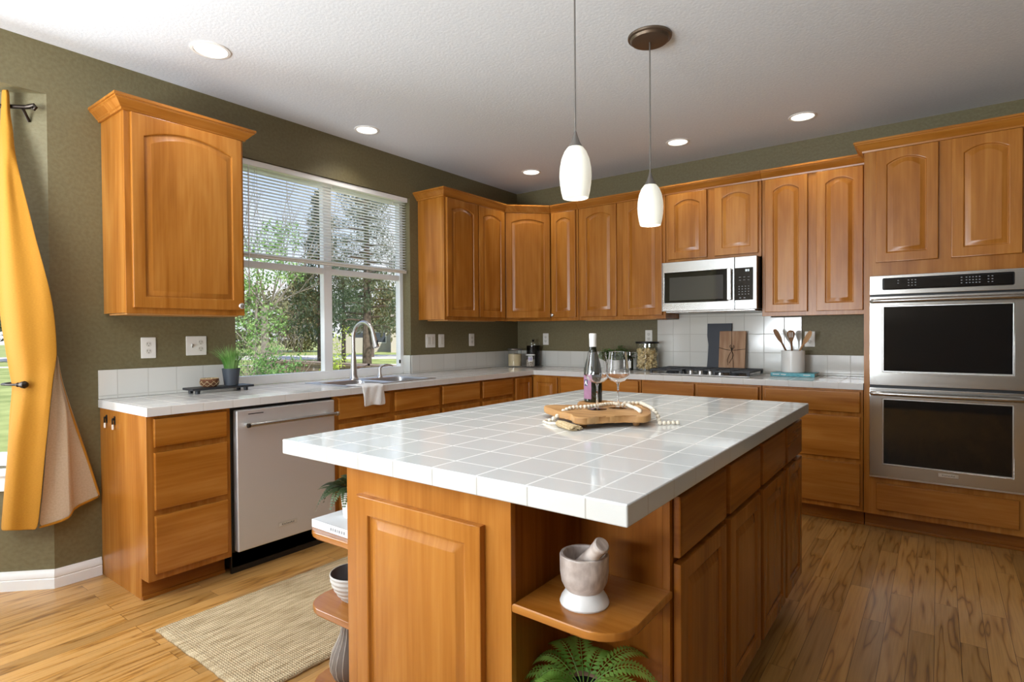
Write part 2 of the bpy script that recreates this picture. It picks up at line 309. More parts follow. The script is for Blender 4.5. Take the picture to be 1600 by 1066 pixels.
# ------------------------------------------------------------------ mesh helpers
def uvbox(bm, grain='z'):
    L = bm.loops.layers.uv.verify()
    bm.normal_update()
    for f in bm.faces:
        n = f.normal; a = max(range(3), key=lambda i: abs(n[i]))
        ax = {0: (1, 2), 1: (0, 2), 2: (0, 1)}[a]
        g = {'x': 0, 'y': 1, 'z': 2}.get(grain, 2)
        if g == ax[0]: ax = (ax[1], ax[0])
        for l in f.loops: l[L].uv = (l.vert.co[ax[0]], l.vert.co[ax[1]])
class MB:
    def __init__(s): s.bm = bmesh.new(); s.done = False
    def box(s, x0, x1, y0, y1, z0, z1, bev=0, seg=2):
        r = bmesh.ops.create_cube(s.bm, size=1); vs_ = r['verts']
        bmesh.ops.scale(s.bm, vec=(abs(x1-x0), abs(y1-y0), abs(z1-z0)), verts=vs_)
        bmesh.ops.translate(s.bm, vec=((x0+x1)/2, (y0+y1)/2, (z0+z1)/2), verts=vs_)
        if bev:
            es = list({e for v in vs_ for e in v.link_edges})
            bmesh.ops.bevel(s.bm, geom=es, offset=bev, segments=seg, profile=.5, affect='EDGES')
        return s
    def lathe(s, prof, c=(0, 0, 0), n=32, cap=True, mat=None):
        rings = []
        for (r, z) in prof:
            if r < 1e-5: rings.append([s.bm.verts.new((c[0], c[1], c[2]+z))])
            else: rings.append([s.bm.verts.new((c[0]+r*math.cos(2*PI*i/n), c[1]+r*math.sin(2*PI*i/n), c[2]+z)) for i in range(n)])
        for a, b in zip(rings, rings[1:]):
            for i in range(n):
                j = (i+1) % n
                q = [a[i % len(a)], a[j % len(a)], b[j % len(b)], b[i % len(b)]]
                q = list(dict.fromkeys(q))
                if len(q) >= 3:
                    try: s.bm.faces.new(q)
                    except ValueError: pass
        if cap:
            for R in (rings[0], rings[-1]):
                if len(R) > 2:
                    try: s.bm.faces.new(R)
                    except ValueError: pass
        return s
    def tube(s, pts, r, n=8, cap=True, closed=False):
        pts = [Vector(p) for p in pts]; k = len(pts); rings = []; prev = None
        for i, p in enumerate(pts):
            if closed: t = pts[(i+1) % k]-pts[i-1]
            else: t = pts[min(i+1, k-1)]-pts[max(i-1, 0)]
            if t.length < 1e-9: t = Vector((0, 0, 1))
            t.normalize()
            if prev is None:
                a = Vector((0, 0, 1)) if abs(t.z) < .9 else Vector((1, 0, 0))
                x = a.cross(t).normalized()
            else: x = (prev - t*prev.dot(t)).normalized()
            prev = x; y = t.cross(x)
            rr = r(i/(k-1)) if callable(r) else (r[i] if isinstance(r, (list, tuple)) else r)
            rings.append([s.bm.verts.new(p+x*rr*math.cos(2*PI*j/n)+y*rr*math.sin(2*PI*j/n)) for j in range(n)])
        prs = list(zip(rings, rings[1:])) + ([(rings[-1], rings[0])] if closed else [])
        for a, b in prs:
            for j in range(n): s.bm.faces.new((a[j], a[(j+1) % n], b[(j+1) % n], b[j]))
        if cap and not closed: s.bm.faces.new(rings[0][::-1]); s.bm.faces.new(rings[-1])
        return s
    def prism(s, poly, z0, z1, bev=0, seg=2):
        """polygon in the xy plane extruded between z0 and z1"""
        b = [s.bm.verts.new((x, y, z0)) for x, y in poly]; t = [s.bm.verts.new((x, y, z1)) for x, y in poly]
        k = len(poly); fs = [s.bm.faces.new(b[::-1]), s.bm.faces.new(t)]
        for i in range(k): fs.append(s.bm.faces.new((b[i], b[(i+1) % k], t[(i+1) % k], t[i])))
        if bev:
            es = list({e for f in fs[:2] for e in f.edges})
            bmesh.ops.bevel(s.bm, geom=es, offset=bev, segments=seg, profile=.5, affect='EDGES')
        return s
    def grid(s, rows, closed=False):
        V = [[s.bm.verts.new(p) for p in row] for row in rows]
        for a, b in zip(V, V[1:]):
            for i in range(len(a)-1 + (1 if closed else 0)):
                j = (i+1) % len(a); s.bm.faces.new((a[i], a[j], b[j], b[i]))
        return s
    def plate(s, us, vs_, keep, w0, w1, axes='xyz', bev=0):
        """slab on a grid of cells (with holes), axes maps (u,v,w) to xyz"""
        idx = {a: 'xyz'.index(ch) for a, ch in zip('uvw', axes)}
        def P(u, v, w_):
            c = [0, 0, 0]; c[idx['u']] = u; c[idx['v']] = v; c[idx['w']] = w_; return c
        cells = [(i, j) for i in range(len(us)-1) for j in range(len(vs_)-1) if keep(i, j)]
        vt = {}
        def g(i, j, k):
            if (i, j, k) not in vt: vt[i, j, k] = s.bm.verts.new(P(us[i], vs_[j], (w0, w1)[k]))
            return vt[i, j, k]
        cs = set(cells); rim = []
        for i, j in cells:
            s.bm.faces.new((g(i, j, 1), g(i+1, j, 1), g(i+1, j+1, 1), g(i, j+1, 1)))
            s.bm.faces.new((g(i, j, 0), g(i, j+1, 0), g(i+1, j+1, 0), g(i+1, j, 0)))
            for di, dj, a, b in ((0, -1, (i, j), (i+1, j)), (1, 0, (i+1, j), (i+1, j+1)), (0, 1, (i+1, j+1), (i, j+1)), (-1, 0, (i, j+1), (i, j))):
                if (i+di, j+dj) not in cs:
                    f = s.bm.faces.new((g(*a, 0), g(*b, 0), g(*b, 1), g(*a, 1)))
                    rim += [e for e in f.edges if all(v in (g(*a, 1), g(*b, 1)) for v in e.verts)]
        bmesh.ops.recalc_face_normals(s.bm, faces=s.bm.faces)
        if bev: bmesh.ops.bevel(s.bm, geom=list(set(rim)), offset=bev, segments=2, profile=.5, affect='EDGES')
        return s
    def leaf(s, p, d, up, ln, wd, fold=.15):
        d = Vector(d).normalized(); x = d.cross(Vector(up))
        if x.length < 1e-4: x = d.orthogonal()
        x.normalize(); nn = x.cross(d); p = Vector(p)
        a = s.bm.verts.new(p); b = s.bm.verts.new(p+d*ln*.45+x*wd/2+nn*fold*wd); c = s.bm.verts.new(p+d*ln); e_ = s.bm.verts.new(p+d*ln*.45-x*wd/2+nn*fold*wd)
        s.bm.faces.new((a, b, c)); s.bm.faces.new((a, c, e_))
        return s
    def xf(s, m): bmesh.ops.transform(s.bm, matrix=m, verts=s.bm.verts); return s
    def uv(s, grain='z'): uvbox(s.bm, grain); s.done = True; return s
WLOC = {}
def loc_of(o): return WLOC.get(o, Vector((0, 0, 0)))
def build(name, mb, mat, parent=None, grain='z', flat=False, angle=35, weld=True, origin=None):
    bm = mb.bm
    if not mb.done: uvbox(bm, grain)
    if weld: bmesh.ops.remove_doubles(bm, verts=bm.verts, dist=1e-6)
    bmesh.ops.recalc_face_normals(bm, faces=bm.faces) if weld else None
    if parent is not None: L = loc_of(parent)
    elif origin is not None: L = Vector(origin)
    else:
        xs = [v.co.x for v in bm.verts]; ys = [v.co.y for v in bm.verts]; zs = [v.co.z for v in bm.verts]
        L = Vector(((min(xs)+max(xs))/2, (min(ys)+max(ys))/2, min(zs)))
    bmesh.ops.translate(bm, vec=-L, verts=bm.verts)
    me = bpy.data.meshes.new(name); bm.to_mesh(me); bm.free()
    if isinstance(mat, (list, tuple)):
        for m_ in mat: me.materials.append(m_)
    else: me.materials.append(mat)
    if not flat:
        me.shade_smooth(); me.set_sharp_from_angle(angle=math.radians(angle))
    o = bpy.data.objects.new(name, me); COL.objects.link(o); WLOC[o] = L
    if weld and not flat: wn = o.modifiers.new('normals', 'WEIGHTED_NORMAL'); wn.keep_sharp = True; wn.weight = 90
    if parent is not None: o.parent = parent
    else: o.location = L
    return o
def thing(name, label, cat, loc=(0, 0, 0), group=None):
    o = bpy.data.objects.new(name, None); COL.objects.link(o); o.location = loc; o.empty_display_size = .05
    WLOC[o] = Vector(loc); tag(o, label, cat, group); return o
def tag(o, label, cat, group=None, kind=None):
    o['label'] = label; o['category'] = cat
    if group: o['group'] = group
    if kind: o['kind'] = kind
    return o
def struct(o): o['kind'] = 'structure'; return o
def frameM(p, facing):
    """local (u right, v up, n outward) -> world, for a surface that faces the given plan direction"""
    n = Vector((facing[0], facing[1], 0)).normalized(); u = Vector((-n.y, n.x, 0)); v = Vector((0, 0, 1))
    m = Matrix((u, v, n)).transposed().to_4x4(); m.translation = Vector(p); return m
PX, NY, DG = (1, 0), (0, -1), (1, -1)
def outline(w, h, ins, sag=0, n=14):
    """closed outline starting bottom-left, the top edge n segments, arched when sag > 0"""
    x0, x1, y0, y1 = ins, w-ins, ins, h-ins
    pts = [(x0, y0), (x1, y0)]
    for i in range(n+1):
        t = i/n; x = x1+(x0-x1)*t
        pts.append((x, y1-sag*(2*t-1)**2))
    return pts
def panel_door(w, h, sag=.035, stile=.056, t=.019):
    mb = MB(); bm = mb.bm
    L = [(0, 0, 0), (0, t-.005, 0), (.0015, t-.0015, 0), (.005, t, 0), (stile-.004, t, sag), (stile, t-.002, sag), (stile+.003, t-.0085, sag), (stile+.009, t-.0095, sag),
         (stile+.03, t-.0025, sag), (stile+.033, t-.0015, sag)]
    rings = []
    for ins, z, sg in L:
        o_ = outline(w, h, ins, sg)
        if sg == 0: o_ = outline(w, h, ins, 0)
        rings.append([bm.verts.new((x, y, z)) for x, y in o_])
    for a, b in zip(rings, rings[1:]):
        k = len(a)
        for i in range(k): bm.faces.new((a[i], a[(i+1) % k], b[(i+1) % k], b[i]))
    bm.faces.new(rings[-1]); bm.faces.new(rings[0][::-1])
    mb.uv('y'); return mb
def slab_front(w, h, t=.019):
    mb = MB(); bm = mb.bm; rings = []
    for ins, z in ((0, 0), (0, t-.006), (.002, t-.002), (.007, t)):
        rings.append([bm.verts.new((x, y, z)) for x, y in ((ins, ins), (w-ins, ins), (w-ins, h-ins), (ins, h-ins))])
    for a, b in zip(rings, rings[1:]):
        for i in range(4): bm.faces.new((a[i], a[(i+1) % 4], b[(i+1) % 4], b[i]))
    bm.faces.new(rings[-1]); bm.faces.new(rings[0][::-1])
    mb.uv('x'); return mb
def facepoint(facing, along, depth, z):
    """a point on a cabinet run: along the run, at a face depth"""
    return (depth, along, z) if facing == PX else (along, -depth, z)
def add_door(par, facing, a0, a1, z0, z1, depth, sag=.035, mat='maple', stile=.056):
    mb = panel_door(a1-a0, z1-z0, sag, stile); mb.xf(frameM(facepoint(facing, a0, depth+.0028, z0), facing))
    return build('door', mb, MT[mat], par)
def add_drawer(par, facing, a0, a1, z0, z1, depth, mat='maple', name='drawer'):
    mb = slab_front(a1-a0, z1-z0); mb.xf(frameM(facepoint(facing, a0, depth+.0028, z0), facing))
    return build(name, mb, MT[mat], par)
def sweep(prof, path, pre=None, post=None):
    """moulding: profile (outward, z) swept along a plan path with mitred corners; outward is to the right of travel"""
    P = [Vector(p) for p in path]; full = ([Vector(pre)] if pre else []) + P + ([Vector(post)] if post else [])
    mb = MB(); rows = []
    off = 1 if pre else 0
    for i in range(len(P)):
        j = i+off; d1 = (full[j]-full[j-1]).normalized() if j > 0 else None; d2 = (full[j+1]-full[j]).normalized() if j < len(full)-1 else None
        d1 = d1 or d2; d2 = d2 or d1
        n1 = Vector((d1.y, -d1.x)); n2 = Vector((d2.y, -d2.x)); b = (n1+n2); b = b/(b.dot(n1)) if b.length > 1e-6 else n1
        rows.append([(P[i].x+b.x*o_, P[i].y+b.y*o_, z) for o_, z in prof])
    mb.grid(rows, closed=True)
    mb.bm.verts.ensure_lookup_table(); k = len(prof)
    vs_ = list(mb.bm.verts); mb.bm.faces.new(vs_[:k][::-1]); mb.bm.faces.new(vs_[-k:])
    return mb
CROWN = [(0, 2.352), (.010, 2.352), (.012, 2.362), (.018, 2.366), (.026, 2.376), (.040, 2.392), (.047, 2.396), (.047, 2.402), (.053, 2.404), (.053, 2.416), (0, 2.416)]
def text_mesh(name, s, size, mtx, mat, parent, depth=.0006):
    cu_ = bpy.data.curves.new('t', 'FONT'); cu_.body = s; cu_.size = size; cu_.extrude = depth; cu_.align_x = 'CENTER'; cu_.align_y = 'CENTER'; cu_.resolution_u = 2
    to = bpy.data.objects.new('t', cu_); COL.objects.link(to)
    dg = bpy.context.evaluated_depsgraph_get(); me = bpy.data.meshes.new_from_object(to.evaluated_get(dg))
    bpy.data.objects.remove(to)
    me.transform(mtx); me.transform(Matrix.Translation(-loc_of(parent))); me.materials.clear(); me.materials.append(mat); me.name = name
    o = bpy.data.objects.new(name, me); COL.objects.link(o); o.parent = parent; WLOC[o] = loc_of(parent); return o
FACE=[[(-0.078,-4.034,2.422),(-0.071,-4.033,2.420),(-0.063,-4.033,2.418),(-0.050,-4.033,2.415),(-0.040,-4.032,2.412),(-0.033,-4.031,2.411),(-0.031,-4.029,2.411),(-0.034,-4.026,2.413),(-0.039,-4.022,2.416),(-0.047,-4.017,2.419)],[(-0.080,-4.035,2.397),(-0.072,-4.034,2.396),(-0.064,-4.034,2.394),(-0.051,-4.033,2.391),(-0.040,-4.032,2.388),(-0.033,-4.030,2.387),(-0.030,-4.027,2.387),(-0.032,-4.024,2.389),(-0.037,-4.019,2.392),(-0.045,-4.014,2.395)],[(-0.081,-4.037,2.361),(-0.073,-4.036,2.359),(-0.065,-4.035,2.358),(-0.052,-4.034,2.355),(-0.041,-4.033,2.352),(-0.033,-4.031,2.351),(-0.030,-4.028,2.351),(-0.032,-4.024,2.353),(-0.037,-4.019,2.356),(-0.044,-4.014,2.359)],[(-0.084,-4.039,2.300),(-0.075,-4.038,2.298),(-0.067,-4.037,2.297),(-0.053,-4.036,2.294),(-0.042,-4.034,2.292),(-0.034,-4.031,2.291),(-0.031,-4.028,2.291),(-0.032,-4.024,2.293),(-0.037,-4.019,2.295),(-0.043,-4.013,2.298)],[(-0.087,-4.043,2.224),(-0.078,-4.041,2.223),(-0.069,-4.039,2.221),(-0.054,-4.036,2.219),(-0.041,-4.033,2.217),(-0.031,-4.029,2.216),(-0.026,-4.024,2.216),(-0.026,-4.018,2.218),(-0.029,-4.011,2.220),(-0.034,-4.004,2.223)],[(-0.089,-4.045,2.145),(-0.079,-4.042,2.144),(-0.028,-4.048,2.132),(-0.005,-4.046,2.128),(0.014,-4.044,2.124),(0.027,-4.041,2.123),(0.032,-4.036,2.123),(0.029,-4.029,2.125),(0.020,-4.021,2.129),(0.007,-4.012,2.134)],[(-0.093,-4.049,2.020),(-0.082,-4.045,2.019),(-0.009,-4.052,2.005),(0.018,-4.050,2.001),(0.025,-4.042,2.001),(0.020,-4.033,2.004),(0.016,-4.023,2.007),(0.022,-4.016,2.007),(0.034,-4.010,2.007),(0.041,-4.002,2.007)],[(-0.097,-4.052,1.865),(-0.083,-4.046,1.864),(-0.009,-4.052,1.853),(0.022,-4.046,1.849),(0.032,-4.035,1.850),(0.031,-4.022,1.852),(0.030,-4.009,1.855),(0.040,-3.998,1.855),(0.055,-3.988,1.855),(0.066,-3.977,1.855)],[(-0.098,-4.054,1.712),(-0.084,-4.046,1.712),(-0.008,-4.051,1.703),(0.025,-4.042,1.701),(0.039,-4.029,1.701),(0.040,-4.012,1.703),(0.043,-3.996,1.705),(0.055,-3.983,1.705),(0.074,-3.970,1.705),(0.087,-3.956,1.705)],[(-0.099,-4.055,1.578),(-0.083,-4.046,1.578),(-0.006,-4.049,1.572),(0.031,-4.037,1.570),(0.047,-4.020,1.570),(0.052,-4.001,1.572),(0.057,-3.982,1.573),(0.073,-3.965,1.573),(0.094,-3.949,1.573),(0.111,-3.933,1.573)],[(-0.100,-4.056,1.435),(-0.081,-4.044,1.434),(-0.002,-4.045,1.431),(0.037,-4.030,1.430),(0.056,-4.011,1.430),(0.063,-3.990,1.430),(0.072,-3.968,1.431),(0.089,-3.948,1.431),(0.112,-3.930,1.431),(0.112,-3.906,1.432)],[(-0.098,-4.053,1.324),(-0.077,-4.040,1.324),(0.004,-4.039,1.323),(0.043,-4.024,1.322),(0.063,-4.005,1.322),(0.070,-3.983,1.322),(0.079,-3.960,1.322),(0.097,-3.940,1.322),(0.112,-3.919,1.322),(0.112,-3.894,1.323)],[(-0.089,-4.044,1.232),(-0.070,-4.032,1.232),(0.007,-4.033,1.232),(0.047,-4.018,1.232),(0.066,-3.999,1.232),(0.073,-3.978,1.232),(0.082,-3.956,1.231),(0.100,-3.937,1.231),(0.112,-3.916,1.231),(0.112,-3.891,1.231)],[(-0.081,-4.037,1.156),(-0.062,-4.025,1.156),(0.005,-4.023,1.157),(0.045,-4.009,1.157),(0.065,-3.991,1.157),(0.073,-3.971,1.156),(0.083,-3.950,1.155),(0.102,-3.932,1.155),(0.111,-3.911,1.155),(0.112,-3.888,1.154)],[(-0.075,-4.031,1.094),(-0.056,-4.019,1.094),(-0.003,-4.014,1.095),(0.037,-4.002,1.096),(0.057,-3.987,1.096),(0.065,-3.969,1.095),(0.075,-3.951,1.094),(0.094,-3.935,1.094),(0.109,-3.918,1.094),(0.112,-3.898,1.093)],[(-0.070,-4.026,1.048),(-0.053,-4.016,1.048),(-0.011,-4.012,1.049),(0.030,-4.002,1.050),(0.050,-3.988,1.050),(0.059,-3.970,1.049),(0.068,-3.953,1.049),(0.088,-3.938,1.048),(0.108,-3.924,1.048),(0.112,-3.905,1.047)],[(-0.065,-4.020,1.001),(-0.051,-4.014,1.002),(-0.010,-4.013,1.004),(0.030,-4.003,1.005),(0.050,-3.989,1.005),(0.058,-3.972,1.004),(0.067,-3.956,1.003),(0.085,-3.941,1.003),(0.108,-3.928,1.003),(0.112,-3.910,1.002)],[(-0.069,-4.025,0.940),(-0.057,-4.020,0.940),(-0.004,-4.023,0.944),(0.035,-4.012,0.946),(0.053,-3.998,0.945),(0.059,-3.980,0.944),(0.066,-3.963,0.943),(0.083,-3.948,0.942),(0.106,-3.934,0.943),(0.112,-3.916,0.941)],[(-0.075,-4.031,0.860),(-0.063,-4.026,0.861),(0.005,-4.032,0.867),(0.041,-4.021,0.869),(0.057,-4.006,0.868),(0.061,-3.988,0.866),(0.066,-3.971,0.865),(0.081,-3.955,0.864),(0.102,-3.941,0.864),(0.112,-3.924,0.863)],[(-0.078,-4.034,0.771),(-0.070,-4.033,0.772),(-0.001,-4.044,0.780),(0.035,-4.032,0.782),(0.051,-4.017,0.782),(0.054,-3.998,0.779),(0.060,-3.980,0.777),(0.074,-3.963,0.776),(0.095,-3.949,0.776),(0.111,-3.932,0.775)],[(-0.082,-4.038,0.685),(-0.075,-4.038,0.686),(-0.007,-4.051,0.696),(0.029,-4.039,0.698),(0.044,-4.023,0.698),(0.048,-4.005,0.695),(0.053,-3.986,0.692),(0.068,-3.970,0.691),(0.089,-3.955,0.691),(0.104,-3.939,0.690)],[(-0.089,-4.045,0.586),(-0.082,-4.045,0.587),(-0.014,-4.058,0.600),(0.022,-4.046,0.603),(0.038,-4.030,0.602),(0.041,-4.012,0.598),(0.046,-3.993,0.595),(0.061,-3.977,0.594),(0.082,-3.962,0.594),(0.098,-3.946,0.593)],[(-0.096,-4.052,0.479),(-0.089,-4.052,0.480),(-0.020,-4.064,0.494),(0.015,-4.052,0.498),(0.031,-4.037,0.496),(0.035,-4.018,0.493),(0.039,-4.000,0.489),(0.054,-3.984,0.488),(0.074,-3.969,0.488),(0.090,-3.953,0.487)],[(-0.102,-4.057,0.402),(-0.094,-4.057,0.403),(-0.025,-4.068,0.419),(0.011,-4.057,0.423),(0.026,-4.041,0.421),(0.029,-4.023,0.417),(0.034,-4.006,0.414),(0.048,-3.990,0.412),(0.068,-3.975,0.412),(0.084,-3.960,0.411)],[(-0.108,-4.063,0.313),(-0.099,-4.062,0.314),(-0.030,-4.073,0.325),(0.006,-4.062,0.330),(0.021,-4.047,0.330),(0.024,-4.029,0.326),(0.028,-4.012,0.323),(0.042,-3.996,0.323),(0.062,-3.982,0.323),(0.077,-3.967,0.323)],]
LINING=[[(0.075,-3.878,1.153),(0.055,-3.873,1.152),(0.080,-3.879,1.153),(0.050,-3.874,1.152),(0.035,-3.868,1.152),(0.030,-3.866,1.152)],[(0.075,-3.890,1.083),(0.055,-3.880,1.083),(0.080,-3.879,1.087),(0.050,-3.873,1.089),(0.035,-3.864,1.091),(0.030,-3.859,1.093)],[(0.075,-3.899,1.013),(0.055,-3.882,1.014),(0.080,-3.871,1.020),(0.050,-3.867,1.025),(0.035,-3.857,1.030),(0.030,-3.851,1.035)],[(0.075,-3.906,0.944),(0.055,-3.880,0.945),(0.080,-3.855,0.952),(0.050,-3.852,0.961),(0.035,-3.842,0.967),(0.030,-3.838,0.975)],[(0.075,-3.913,0.875),(0.055,-3.880,0.876),(0.080,-3.844,0.884),(0.050,-3.839,0.896),(0.035,-3.829,0.905),(0.030,-3.823,0.915)],[(0.075,-3.920,0.806),(0.055,-3.884,0.807),(0.080,-3.842,0.816),(0.050,-3.837,0.832),(0.035,-3.819,0.842),(0.030,-3.807,0.854)],[(0.075,-3.927,0.737),(0.055,-3.887,0.738),(0.080,-3.839,0.749),(0.050,-3.835,0.767),(0.035,-3.810,0.779),(0.030,-3.790,0.793)],[(0.075,-3.933,0.668),(0.055,-3.890,0.670),(0.080,-3.837,0.681),(0.050,-3.833,0.703),(0.035,-3.801,0.716),(0.030,-3.774,0.731)],[(0.075,-3.939,0.600),(0.055,-3.893,0.601),(0.080,-3.836,0.614),(0.050,-3.831,0.638),(0.035,-3.792,0.652),(0.030,-3.757,0.668)],[(0.075,-3.945,0.531),(0.055,-3.896,0.533),(0.080,-3.834,0.546),(0.050,-3.829,0.574),(0.035,-3.783,0.588),(0.030,-3.740,0.605)],[(0.069,-3.950,0.462),(0.055,-3.900,0.464),(0.080,-3.833,0.478),(0.050,-3.828,0.509),(0.035,-3.774,0.524),(0.030,-3.725,0.542)],[(0.063,-3.956,0.393),(0.055,-3.903,0.396),(0.080,-3.831,0.410),(0.050,-3.827,0.445),(0.035,-3.766,0.459),(0.030,-3.709,0.477)],[(0.057,-3.962,0.324),(0.055,-3.907,0.328),(0.080,-3.830,0.342),(0.050,-3.825,0.380),(0.035,-3.758,0.394),(0.030,-3.693,0.413)],]
# ================================================================== SETTING
H = 2.68
struct(build('floor', MB().box(-1.0, 6.6, -8, .15, -.06, 0), MT['floor'], origin=(0, 0, 0), flat=True))
struct(build('ceiling', MB().box(-.15, 6.6, -8, .15, H, H+.12), MT['ceiling'], origin=(0, 0, H), flat=True))
struct(build('wall_left', MB().plate([-8, -7.15, -3.885, -2.965, -1.497, 0], [0, .872, 2.365, 2.43, H],
    lambda i, j: not (i == 1 and j < 3) and not (i == 3 and j == 1), -.15, 0, 'yzx'), MT['olive'], origin=(0, 0, 0)))
struct(build('wall_back', MB().box(-.15, 6.6, 0, .15, 0, H), MT['olive'], origin=(0, 0, 0)))
struct(build('wall_right', MB().box(6.5, 6.6, -8, 0, 0, H), MT['cream'], origin=(6.5, 0, 0)))
struct(build('wall_rear', MB().plate([-.15, .70, 2.5, 6.5], [0, .1, 2.5, H], lambda i, j: not (i == 1 and j == 1), -7.5, -7.4, 'xzy'), MT['cream'], origin=(0, -7.5, 0)))
# bay: an angled wall with a window, a front wall, the other angled wall, and its own lower ceiling
BAYL = .75*math.sqrt(2)
bm_ = frameM((-.75, -4.635, 0), DG)
struct(build('wall_bay', MB().plate([0, .14, BAYL-.17, BAYL], [0, .60, 2.2, 2.43], lambda i, j: not (i == 1 and j == 1), -.15, 0, 'xyz').xf(bm_), MT['olive'], origin=(0, -3.885, 0)))
struct(build('wall_bay_front', MB().plate([-6.4, -6.3, -4.72, -4.635], [0, .5, 2.25, 2.43], lambda i, j: not (i == 1 and j == 1), -.9, -.75, 'yzx'), MT['olive'], origin=(-.75, -5.5, 0)))
struct(build('wall_bay_far', MB().box(0, BAYL, 0, 2.43, -.15, 0).xf(frameM((0, -7.15, 0), (1, 1))), MT['olive'], origin=(0, -7.15, 0)))
struct(build('ceiling_bay', MB().prism([(-.151, -3.95), (-.9, -4.7), (-.9, -6.35), (-.151, -7.1)], 2.43, 2.5), MT['olive'], origin=(0, -5.5, 2.43)))
BASEB = [(0, 0), (.015, 0), (.015, .048), (.012, .052), (.015, .056), (.015, .072), (.010, .080), (.007, .092), (0, .092)]
struct(build('baseboard_left', sweep(BASEB, [(0, -3.885), (0, -3.69)][::-1], post=(-.5, -4.385)).xf(Matrix.Identity(4)) if False else
    sweep(BASEB, [(0, -3.885), (0, -3.69)], pre=(-.5, -4.385)), MT['white']))
struct(build('baseboard_bay', sweep(BASEB, [(-.75, -4.635), (0, -3.885)], post=(0, -3.0)), MT['white']))
# kitchen window
win = thing('window_1', 'white vinyl kitchen window over the sink, four panes', 'window', (-.11, -2.23, .914)); win['kind'] = 'structure'
y0, y1, z0, z1 = -2.965, -1.497, .914, 2.365
build('window_frame', MB().box(-.14, -.085, y0, y0+.045, z0, z1, .004).box(-.14, -.085, y1-.036, y1, z0, z1, .004).box(-.14, -.085, y0+.04, y1-.03, z1-.045, z1, .004)
    .box(-.14, -.085, y0+.04, y1-.03, z0, z0+.062, .004), MT['vinyl'], win)
build('mullion', MB().box(-.138, -.088, -2.262, -2.192, z0+.06, z1-.04, .004), MT['vinyl'], win)
for a, b in ((y0+.045, -2.262), (-2.192, y1-.036)):
    build('meeting_rail', MB().box(-.135, -.092, a, b, 1.685, 1.728, .003), MT['vinyl'], win)
    for c_, d_ in ((z0+.06, 1.686), (1.727, z1-.044)):
        build('pane', MB().box(-.116, -.113, a-.003, b+.003, c_, d_), MT['pane'], win)
build('window_latch', MB().box(-.09, -.078, -1.548, -1.536, 1.0, 1.03, .003), MT['darkbronze'], win)
# bay window (a sliver shows beside the curtain)
w2 = thing('window_2', 'bay window beside the yellow curtain at the left edge', 'window', (-.4, -4.3, .6)); w2['kind'] = 'structure'
u0_, u1_ = .14, BAYL-.17
build('window_frame', MB().box(u0_, u0_+.04, .6, 2.2, -.12, -.06, .003).box(u1_-.04, u1_, .6, 2.2, -.12, -.06, .003).box(u0_, u1_, .6, .66, -.12, -.06, .003).box(u0_, u1_, 2.15, 2.2, -.12, -.06, .003)
    .box(u0_, u1_, 1.38, 1.42, -.115, -.065, .003).xf(bm_), MT['vinyl'], w2)
build('window_sill', MB().box(u0_-.04, u1_+.04, .565, .60, -.06, .03, .006).box(u0_-.02, u1_+.02, .49, .565, 0, .014, .003).xf(bm_), MT['white'], w2)
build('pane', MB().box(u0_+.03, u1_-.03, .65, 2.16, -.095, -.092).xf(bm_), MT['pane'], w2)

# ------------------------------------------------------------------ mini blind
bl = thing('window_blind', 'white mini blind raised halfway in the kitchen window', 'blind', (-.04, -2.23, 1.73))
build('headrail', MB().box(-.062, -.012, -2.955, -1.507, 2.325, 2.362, .003), MT['vinyl'], bl)
sl = MB(); zz = 1.772
while zz < 2.322:
    for k, (xa, za) in enumerate(((0, 0),)):
        c = Vector((-.037, 0, zz)); t = math.radians(10)
        rows = []
        for y in (-2.95, -1.512):
            rows.append([(c.x+.0125*s*math.cos(t), y, c.z+.0125*s*math.sin(t)+.0016*(1-s*s)) for s in (-1, -.5, 0, .5, 1)])
        sl.grid(rows)
    zz += .0215
build('slats', sl, MT['slat'], bl, weld=False)
build('bottom_rail', MB().box(-.05, -.024, -2.95, -1.512, 1.742, 1.756, .003).box(-.05, -.024, -2.95, -1.512, 1.757, 1.766, .002), MT['ivory'], bl)
for y in (-2.80, -2.23, -1.66):
    build('ladder_cord', MB().tube([(-.0235, y, 1.75), (-.0235, y, 2.33)], .0012, 5).tube([(-.051, y, 1.75), (-.051, y, 2.33)], .0012, 5), MT['plastic'], bl)
build('tilt_wand', MB().tube([(-.015, -2.86, 2.33), (-.012, -2.865, 1.50)], .004, 6), MT['vinyl'], bl)

# ================================================================== CABINETS
TZ = .10; TOP = .872; FD = .58      # toe height, carcass top, face-frame depth
G = .0015
def base_cab(facing, a0, a1, label, fronts, doors, side='maple', depth=FD, d0=.004, top=TOP):
    """fronts/doors: (kind, a0, a1, z0, z1)"""
    mid = (a0+a1)/2
    t = thing('base_cabinet', label, 'cabinet', tuple(facepoint(facing, mid, depth/2, 0)))
    def bx(mb, p0, p1, q0, q1, z0_, z1_, bev=0):
        return mb.box(q0, q1, p0, p1, z0_, z1_, bev) if facing == PX else mb.box(p0, p1, -q1, -q0, z0_, z1_, bev)
    build('carcass', bx(bx(MB(), a0+G, a1-G, d0, depth-.019, TZ, top), a0+G, a1-G, d0, .49, .0, TZ), MT[side], t)
    build('face_frame', bx(MB(), a0+G, a1-G, depth-.019, depth, TZ, top, .0015), MT['maple'], t)
    build('toe_kick', bx(bx(MB(), a0+G, a1-G, .49, .504, 0, TZ-.001), a0+G, a1-G, .504, .514, 0, .018, .003), MT['maple_shaded'], t, grain='y' if facing == PX else 'x')
    for (p0, p1, z0_, z1_) in fronts: add_drawer(t, facing, p0, p1, z0_, z1_, depth)
    for (p0, p1, z0_, z1_) in doors: add_door(t, facing, p0, p1, z0_, z1_, depth, 0)
    return t
